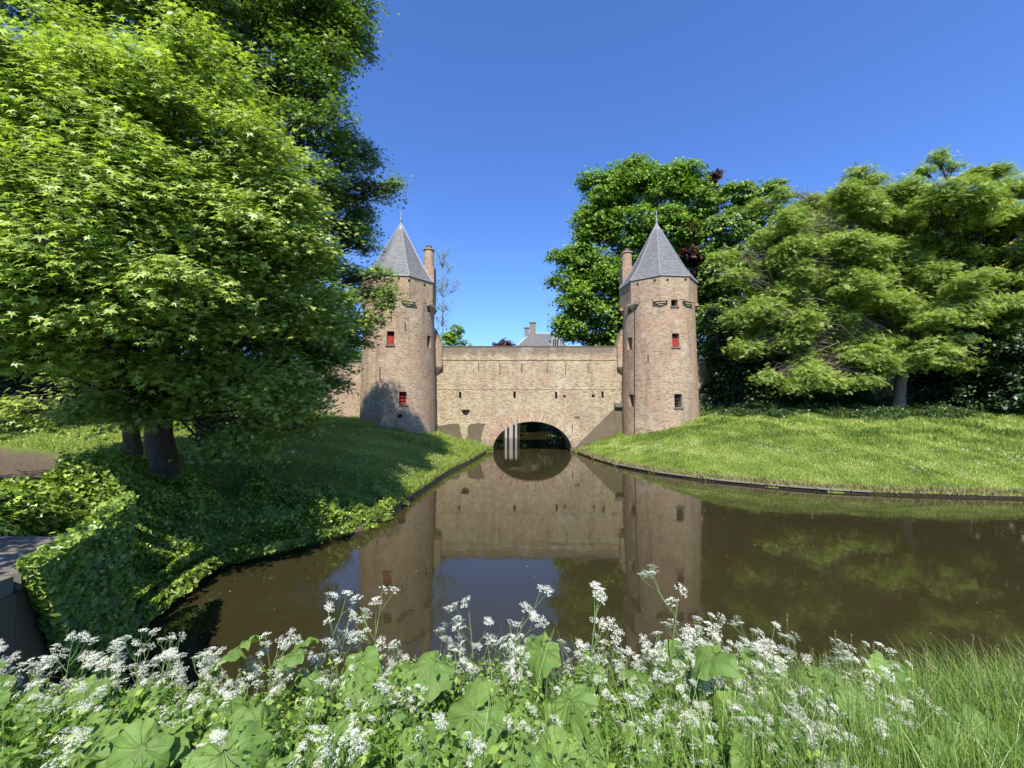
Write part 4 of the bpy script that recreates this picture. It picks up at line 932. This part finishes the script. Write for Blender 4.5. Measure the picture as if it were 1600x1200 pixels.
o = leaves('ivy', pos, nr*.7+rng.normal(size=(n, 3))*.55+np.array((0, -.1, .35)), rdir(n)+np.array((0, -.4, -.6)), rng.uniform(.65, 1.3, n)*.082, HEART, M['ivy']); tag(o, 'ivy mound over the quay corner below the big tree, bright on top and dark on its face', 'ivy', kind='stuff')

# floating leaves
x = rng.uniform(-6, 20, 1500); y = 4.5+rng.random(1500)**1.3*24; sd, _, _ = sdist(x, y); m_ = (sd < -.05) & ((sd > -1.2) | (rng.random(1500) < .3)); x, y = x[m_], y[m_]; n = len(x)
o = leaves('floating_leaves', np.stack([x, y, np.full(n, .008)], 1), np.tile((0, 0, 1.0), (n, 1)), rdir(n), rng.uniform(.015, .05, n), OVAL, M['dry']); tag(o, 'small fallen petals and leaves floating on the moat', 'leaves', kind='stuff')

# ------------------------------------------------------------------ foreground plants
def umbel_mesh(seed, R=.045, nu=11):
    r = random.Random(seed); V = []; Fq = []; sv = MB()
    for i in range(nu):
        if i == 0: a, rr = 0, 0
        else: a = 2.4*i; rr = R*math.sqrt(i/nu)
        c = Vector((rr*math.cos(a), rr*math.sin(a), .035-.45*rr*rr/R+r.uniform(-.003, .003)))
        sv.tube([(0, 0, 0), tuple(c)], [.0009, .0007], 3, False)
        ur = r.uniform(.0105, .0145)
        for j in range(11):
            aj = 2.4*j+r.random(); rj = ur*math.sqrt((j+.3)/11)
            p = c+Vector((rj*math.cos(aj), rj*math.sin(aj), .004-26*rj*rj+r.uniform(-.0015, .0015)))
            s_ = r.uniform(.0022, .0036); nn = Vector((math.cos(aj)*.7, math.sin(aj)*.7, 1)).normalized(); x_ = nn.orthogonal().normalized(); y_ = nn.cross(x_); k0 = len(V)
            for (qx, qy) in ((1, 0), (.3, .3), (0, 1), (-.3, .3), (-1, 0), (-.3, -.3), (0, -1), (.3, -.3)): V.append(tuple(p+(x_*qx+y_*qy)*s_*1.15))
            Fq.append(tuple(range(k0, k0+8)))
    me = bpy.data.meshes.new('flower_head'); nb = len(sv.v); me.from_pydata(sv.v+V, [], sv.f+[tuple(i+nb for i in f) for f in Fq]); me.update()
    me.materials.append(M['stem']); me.materials.append(M['petal'])
    mi = [0]*len(sv.f)+[1]*len(Fq); me.polygons.foreach_set('material_index', mi); return me
UMB = [umbel_mesh(i, R=.024+.005*(i % 4), nu=7+(i % 5)) for i in range(8)]
def fern_mesh(seed):
    """feathery divided leaf"""
    pos = []; nr = []; xd = []; sz = []; r = random.Random(seed)
    for i in range(9):
        t = .15+.85*i/8; c = np.array((t*.24, 0, .10*math.sin(t*2.2)))
        for s_ in (-1, 1):
            L = .12*(1-t*.75)
            for j in range(5):
                q = c+np.array((.25*L*j/4, s_*L*(j+.5)/5, -.02*j/4)); pos += [q, q+np.array((.008, s_*.004, 0))]; nr += [(r.uniform(-.3, .3), r.uniform(-.3, .3), 1)]*2
                xd += [(1, s_*.6, 0), (.2, s_*1.0, 0)]; sz += [.028, .026]
    V, Fq, R_ = leaves_geo(np.array(pos), np.array(nr), np.array(xd), np.array(sz), NARROW, rng.random(len(pos))); return np_mesh('leaf', V, Fq, 4, R_)
FERN = [fern_mesh(i) for i in range(3)]
for f in FERN: f.materials.append(M['herb'])
def make_parsley(seed, H):
    r = random.Random(seed); root = bpy.data.objects.new('cow_parsley', None); m = MB(); lean = (r.uniform(-.12, .12), r.uniform(-.12, .05))
    def stalk(t): return Vector((lean[0]*t*t*H, lean[1]*t*t*H, t*H))
    m.tube([stalk(t) for t in (0, .25, .5, .75, .92)], [.0045, .004, .0035, .003, .002], 5)
    ends = []
    nb = r.randint(5, 8)
    for i in range(nb):
        t = r.uniform(.5, .85); a = r.uniform(0, 2*PI); b = stalk(t); L = r.uniform(.14, .26)*H
        e = b+Vector((math.cos(a)*L*.55, math.sin(a)*L*.55, L*.9)); mid = (b+e)/2+Vector((math.cos(a), math.sin(a), -.2))*L*.08
        m.tube([b, mid, e], [.002, .0017, .0013], 4); ends.append((e, a))
        if r.random() < .8:
            a2 = a+r.uniform(-1, 1); e2 = mid+Vector((math.cos(a2)*L*.45, math.sin(a2)*L*.45, L*.35)); m.tube([mid, e2], [.0014, .001], 3); ends.append((e2, a2))
    ends.append((stalk(.97), 0))
    parts = [(m.mesh('stem'), 'stem', M['stem'], Vector((0, 0, 0)), (0, 0, 0), 1)]
    for i, (e, a) in enumerate(ends):
        parts.append((UMB[r.randrange(8)], 'flower_head', None, e, (r.uniform(.1, .9), r.uniform(-.4, .4), a), r.uniform(.8, 1.2)))
    for i in range(4):
        t = r.uniform(.12, .55); a = r.uniform(0, 6.28); parts.append((FERN[i % 3], 'leaf', None, stalk(t), (0, r.uniform(-.5, .2), a), r.uniform(.7, 1.1)))
    return parts
PAR = [make_parsley(100+i, .72) for i in range(7)]
for p in PAR: p[0][0].materials.append(M['stem'])
def place_parsley(parts, x, y, z, rz, sc, label, group, tilt=(0, 0)):
    root = bpy.data.objects.new('cow_parsley', None); COL.objects.link(root); root.location = (x, y, z); root.rotation_euler = (tilt[0], tilt[1], rz); root.scale = (sc,)*3
    tag(root, label, 'flower', group)
    for me, nm, mt, loc, rot, s_ in parts:
        if nm == 'flower_head': s_ *= .82
        if nm == 'leaf': s_ *= .7/sc
        o = bpy.data.objects.new(nm, me); COL.objects.link(o); o.parent = root; o.location = loc; o.rotation_euler = rot; o.scale = (s_,)*3
def place_by_top(u, v, Yd, parts, label, group, rz=None, Hh=.70, tilt=(0, 0)):
    """stand a plant on the bank so that its top is where (u,v) looks at depth Yd"""
    p = at(u, v, Yd); z0 = max(landz(p[0], Yd), .1); sc = max(.5, (p[2]-z0)/Hh); place_parsley(parts, p[0], Yd, z0-.03, random.uniform(-1.4, 1.4) if rz is None else rz, sc, label, group, tilt)
GP = 'cow parsley along the near bank'
LG = 'white flowering cow parsley among the dense foreground mass on the near bank'
solo = [(535, 938, 2.9, 'isolated tall cow parsley with open umbels before the left tower reflection'), (585, 930, 2.9, 'isolated tall cow parsley just right of the first one, before the left tower reflection'),
        (745, 942, 2.7, 'slim tall cow parsley standing over the sky reflection, left of a pair'), (795, 940, 2.6, 'dense tall cow parsley over the sky reflection, right of a pair'),
        (915, 932, 2.6, 'tall cow parsley at the right edge of the sky reflection'), (1040, 922, 2.7, 'tallest cow parsley below the right tower reflection'),
        (100, 990, 2.6, 'cow parsley sticking up against the dark quay at far left'), (225, 992, 2.8, 'cow parsley sticking up below the ivy bank'), (435, 985, 2.5, 'cow parsley leaning right above a large round leaf, left of centre')]
for i, (u, v, Yd, lab) in enumerate(solo): place_by_top(u, v, Yd, PAR[i % 7], lab, GP)
env = [(0, 1000), (60, 1000), (150, 1005), (300, 1000), (400, 1020), (460, 1000), (560, 1010), (640, 985), (700, 985), (760, 990), (850, 985), (930, 985), (1000, 975), (1080, 962), (1150, 975), (1220, 985), (1300, 1000), (1380, 1030), (1450, 1060)]
eu = np.array([e[0] for e in env]); evv = np.array([e[1] for e in env])+12.0
k_ = 0
while k_ < 175:
    u = random.triangular(-60, 1420, 500) if random.random() < .35 else random.choice((random.uniform(-40, 330), random.uniform(320, 760), random.uniform(740, 1200), random.uniform(950, 1420)))
    top = np.interp(u, eu, evv); v = top+random.random()**1.6*150; Yd = 3.0-(v-980)/150*1.0+random.uniform(-.25, .3); Yd = max(1.75, Yd)
    p = at(u, v, Yd); z0 = landz(p[0], Yd)
    if p[2]-z0 < .30: k_ += .2; continue
    place_by_top(u, v, Yd, PAR[random.randrange(7)], LG, GP); k_ += 1

for i in range(34):
    u = random.uniform(1030, 1430); v = random.uniform(1010, 1150); place_by_top(u, v, max(1.8, 2.8-(v-1000)/150), PAR[random.randrange(7)], 'white flowering cow parsley standing in the tall meadow grass on the near bank', 'cow parsley in the meadow grass')
# butterbur leaves
def butter_mesh(seed):
    r = random.Random(seed); nr_, na = 7, 44; V = [(0, 0, 0)]; uv = []
    ph = [r.uniform(0, 6.28) for _ in range(4)]; cup = r.uniform(-.1, .14)
    for i in range(1, nr_+1):
        t = i/nr_
        for j in range(na):
            a = -PI+.16+(2*PI-.32)*j/(na-1); sh = .80+.16*math.cos(a)-.26*math.exp(-((abs(a)-PI)/.5)**2)+.035*math.sin(9*a+ph[0])+.02*math.sin(21*a+ph[1]); rr = t*sh*.21
            x, y = rr*math.cos(a), rr*math.sin(a)
            z = cup*rr+.026*math.sin(3*a+ph[2])*t*t+.014*math.sin(7*a+ph[3])*t*t+.008*math.sin(13*a+5*t+ph[0])*t+.009*math.sin(5*a-9*t+ph[1])*t+.006*math.sin(x*60+y*45+ph[3])*t+.05*t*t*math.sin(a*1.5+ph[1])*.6-.06*t**2.5
            z += .012*abs(math.sin(a*5.5))*t
            V.append((x+.03, y, z))
    F_ = []; U = []
    def uvc(i, j): return (11*(j/(na-1)), i/nr_)
    for j in range(na-1):
        F_.append((0, 1+j, 2+j)); U += [uvc(0, j+.5), uvc(1, j), uvc(1, j+1)]
    for i in range(nr_-1):
        for j in range(na-1):
            A = 1+i*na+j; F_.append((A, A+na, A+na+1, A+1)); U += [uvc(i+1, j), uvc(i+2, j), uvc(i+2, j+1), uvc(i+1, j+1)]
    me = bpy.data.meshes.new('leaf'); me.from_pydata(V, [], F_); me.update(); ul = me.uv_layers.new(name='UVMap'); ul.data.foreach_set('uv', np.array(U, np.float32).ravel())
    me.polygons.foreach_set('use_smooth', [True]*len(me.polygons)); me.materials.append(M['butter']); return me
BUT = [butter_mesh(i) for i in range(6)]
GB = 'large round butterbur leaves on the near bank'
def butterbur(u, v, Yd, sc, label, face=(0, -.5, .9), seed=0):
    r = random.Random(seed); c = at(u, v, Yd); z0 = max(landz(c[0], Yd), .05)
    root = bpy.data.objects.new('butterbur', None); COL.objects.link(root); root.location = (c[0], c[1], z0); tag(root, label, 'plant', GB)
    nrm = Vector(face).normalized()+Vector((r.uniform(-.25, .25), r.uniform(-.2, .2), r.uniform(-.1, .2))); q = nrm.to_track_quat('Z', 'Y').to_euler()
    o = bpy.data.objects.new('leaf', BUT[seed % 6]); COL.objects.link(o); o.parent = root; o.location = (0, 0, c[2]-z0)
    from mathutils import Matrix
    o.rotation_euler = (Matrix.Rotation(0, 3, 'Z') @ nrm.to_track_quat('Z', 'Y').to_matrix() @ Matrix.Rotation(r.uniform(-2.4, -.7), 3, 'Z')).to_euler(); o.scale = (sc, sc, sc)
    h = c[2]-z0
    if h > .05:
        m = MB(); m.tube([(0, .05, -.05), (r.uniform(-.05, .05), .06, h*.5), (0, 0, h-.004)], [.007, .006, .004], 6); me = m.mesh('stalk'); me.materials.append(M['stem'])
        s2 = bpy.data.objects.new('stalk', me); COL.objects.link(s2); s2.parent = root
big = [(375, 1012, 2.7, 1.15, 'big pale butterbur leaf overhanging the water, left of centre'), (470, 1012, 2.6, 1.0, 'butterbur leaf right beside the pale overhanging one'), (230, 1160, 1.75, .9, 'bright pointed butterbur leaf at the bottom left'),
       (350, 1170, 1.7, 1.15, 'broad veined butterbur leaf at the bottom edge, left of centre'), (745, 1110, 1.9, 1.15, 'large drooping butterbur leaf in the bottom centre'), (890, 1090, 2.1, 1.1, 'butterbur leaf with a folded edge right of the bottom centre'),
       (1395, 1045, 2.6, 1.2, 'pale butterbur leaf overhanging the water at the right'), (1350, 1090, 2.2, 1.1, 'butterbur leaf below the overhanging one at the right, behind grass'), (1120, 1020, 2.4, 1.1, 'butterbur leaf right of the dense white flowers'),
       (560, 1030, 2.6, 1.1, 'butterbur leaf at the water edge below the isolated tall flowers'), (680, 1030, 2.4, 1.1, 'butterbur leaf left of the slim tall flower'), (850, 1010, 2.6, 1.1, 'butterbur leaf under the pair of tall flowers')]
for i, (u, v, Yd, sc, lab) in enumerate(big): butterbur(u, v, Yd, sc*.8, lab, (random.uniform(-.8, .8), random.uniform(-.9, -.1), random.uniform(.5, .9)), i)
for i in range(84):
    u = random.uniform(-40, 1500); top = np.interp(u, eu, evv)+25; v = top+random.random()*180; Yd = max(1.7, 2.95-(v-1000)/180*1.15)
    butterbur(u, v, Yd, random.uniform(.5, .85), 'round butterbur leaf half hidden among the foreground flowers', (random.uniform(-.8, .8), random.uniform(-1.1, .1), .8), 20+i)

# herb filler foliage
n = 26000; u = rng.uniform(-60, 1660, n); x = rng.uniform(-5.2, 5.6, n); y = rng.uniform(1.35, 4.1, n); sd, _, _ = sdist(x, y); m_ = (sd > .0) & (x > -4.4); x, y, sd = x[m_], y[m_], sd[m_]; z = land(x, y, sd); n = len(x)
hh = rng.random(n)**.7*(.42+.18*nz(x*2.2, y*2.2))
o = leaves('undergrowth', np.stack([x, y, z+hh], 1), rng.normal(size=(n, 3))*.5+np.array((0, -.3, .8)), rdir(n), rng.uniform(.02, .05, n), OVAL, M['herb'], None, None); tag(o, 'tangled small-leaved undergrowth filling the near bank', 'undergrowth', kind='stuff')
n = 60000; x = rng.uniform(-5.2, 5.6, n); y = rng.uniform(1.35, 4.0, n); m_ = (x > -4.4) & (rng.random(n) < .35+.5*(nz(x*3, y*3) > .1)); x, y = x[m_], y[m_]; sd, _, _ = sdist(x, y); z = land(x, y, sd); n = len(x)
hh = rng.random(n)**.8*(.48+.2*nz(x*2.6+2, y*2.2))
o = leaves('undergrowth', np.stack([x, y, np.maximum(z, 0)+hh], 1), rng.normal(size=(n, 3))*.6+np.array((0, -.3, .7)), rdir(n), rng.uniform(.02, .04, n), NARROW, M['herb'], None, None); tag(o, 'fine feathery herb leaves between the foreground flowers', 'undergrowth', kind='stuff')
# long meadow grass, curved blades
def long_grass(name, label, x, y, z, H, wd, mat, bend=.35):
    n = len(x); K = 7; a = rng.uniform(0, 2*PI, n); bd = np.stack([np.cos(a), np.sin(a), np.zeros(n)], 1); sd_ = np.stack([-np.sin(a), np.cos(a), np.zeros(n)], 1)
    tw = rng.uniform(-.9, .9, n); side = sd_*np.cos(tw)[:, None]+bd*np.sin(tw)[:, None]
    V = np.zeros((n, K, 2, 3)); b = rng.uniform(.15, 1, n)**1.5*bend*2; base = np.stack([x, y, z], 1)
    for i in range(K):
        t = i/(K-1); c = base+bd*(H*b*t*t)[:, None]*.8+np.array((0, 0, 1.0))*(H*(t-.35*b*t**3))[:, None]; w_ = wd*(1-t**1.6)*(.7+.3*math.sin(PI*min(1, t*1.5)))+.0004
        V[:, i, 0] = c-side*w_[:, None]; V[:, i, 1] = c+side*w_[:, None]
    q = []
    for i in range(K-1): q.append((2*i, 2*i+1, 2*i+3, 2*i+2))
    Fq = (np.array(q)[None]+(np.arange(n)*2*K)[:, None, None]).reshape(-1, 4)
    o = link(name, np_mesh(name, V.reshape(-1, 3), Fq, 4, np.repeat(rng.random(n), 2*K), True), mat); return tag(o, label, 'grass', kind='stuff')
n = 46000; x = rng.uniform(-.2, 5.2, n); y = rng.uniform(1.2, 3.9, n); m_ = rng.random(n) < .08+.92*sstep(.25, 1.0, x/y); x, y = x[m_], y[m_]; sd, _, _ = sdist(x, y); z = land(x, y, sd); n = len(x)
H = rng.uniform(.35, .80, n)*(1+.2*nz(x*2, y*2)); long_grass('meadow_grass', 'tall dense meadow grass across the lower right of the near bank', x, y, z-.02, H, rng.uniform(.0018, .0042, n), M['meadow'])
n = 6500; x = rng.uniform(-4.2, 1.6, n); y = rng.uniform(1.2, 2.6, n); sd, _, _ = sdist(x, y); z = land(x, y, sd); H = rng.uniform(.2, .45, n); long_grass('meadow_grass', 'sparser grass blades among round leaves at the lower left and centre', x, y, z-.02, H, rng.uniform(.0018, .004, n), M['meadow'])
# broad blades
bl_ = [(965, 1060), (600, 1130), (880, 1130), (1180, 1060), (1010, 1110), (640, 1150), (1240, 1080)]
x = []; y = []
for u, v in bl_*3: Yd = 1.85+random.uniform(-.1, .2); p = at(u+random.uniform(-25, 25), v, Yd); x.append(p[0]); y.append(Yd)
x = np.array(x); y = np.array(y); z = land(x, y); long_grass('broad_grass', 'broad blue-green grass blades standing up in the bottom centre', x, y, z, rng.uniform(.4, .62, len(x)), rng.uniform(.006, .010, len(x)), M['meadow'], .2)
# grass seed heads
xs_, ys_, zs_ = [], [], []; P_ = []; N_ = []; X_ = []
st = MB(); 
for (u, v, Yd) in [(1230, 958, 2.3), (1305, 985, 2.3), (1330, 990, 2.2), (1365, 1005, 2.3), (1425, 1012, 2.3), (1520, 990, 2.0), (1535, 1030, 2.1), (1590, 1020, 2.1), (1480, 1020, 2.3), (1450, 1035, 2.2), (1560, 1005, 2.2), (1400, 1040, 2.4), (1290, 1020, 2.2)]+[(random.uniform(1150, 1620), random.uniform(1010, 1090), random.uniform(1.8, 2.4)) for _ in range(60)]:
    p = at(u, v, Yd); z0 = landz(p[0], Yd); L = random.uniform(-.08, .04)
    pth = [(p[0]+L, Yd, z0), (p[0]+L*.6, Yd, z0+(p[2]-z0)*.5), tuple(p)]; st.tube(pth, [.0018, .0015, .0008], 4)
    hl = random.uniform(.05, .10)
    for i in range(30):
        t = random.random(); q = np.array(p)-np.array((-.1*L, 0, 1))*hl*t+np.array((random.uniform(-1, 1), random.uniform(-1, 1), 0))*.004*math.sin(PI*min(1, t+.15))
        P_.append(q); N_.append((random.uniform(-1, 1), random.uniform(-1, 1), .3)); X_.append((random.uniform(-.3, .3), 0, 1))
e_ = empty('seeding_grass', (3, 2.2, 1.6), 'tall flowering grass stalks with narrow seed heads above the meadow grass at right', 'grass'); e_['kind'] = 'stuff'
st.build('stalk', M['stem'], e_)['kind'] = 'stuff'
o = leaves('seed_head', np.array(P_), np.array(N_), np.array(X_), np.full(len(P_), .011), NARROW, M['dry'], e_); o['kind'] = 'stuff'
# small yellow flowers at the bottom centre
yr = empty('yellow_flower', tuple(at(742, 1190, 1.75)), 'small cluster of yellow flowers at the bottom edge in the centre', 'flower')
P_ = []; st = MB()
for i in range(7):
    p = at(random.uniform(725, 790), random.uniform(1178, 1200), random.uniform(1.65, 1.8)); st.tube([(p[0], p[1], p[2]-.25), tuple(p)], [.0015, .001], 4)
    for j in range(4): P_.append(p+np.array((math.cos(j*1.57), math.sin(j*1.57), 0))*.006)
st.build('stem', M['stem'], yr); n = len(P_); leaves('petal', np.array(P_), np.tile((0, -.4, 1.0), (n, 1)), np.tile(np.array([(1, 0, 0), (0, 1, 0), (-1, 0, 0), (0, -1, 0)]), (n//4, 1)).astype(float), np.full(n, .014), OVAL, M['yellow'], yr)
print('leaf counts', cnt, 'objects', len(bpy.data.objects))
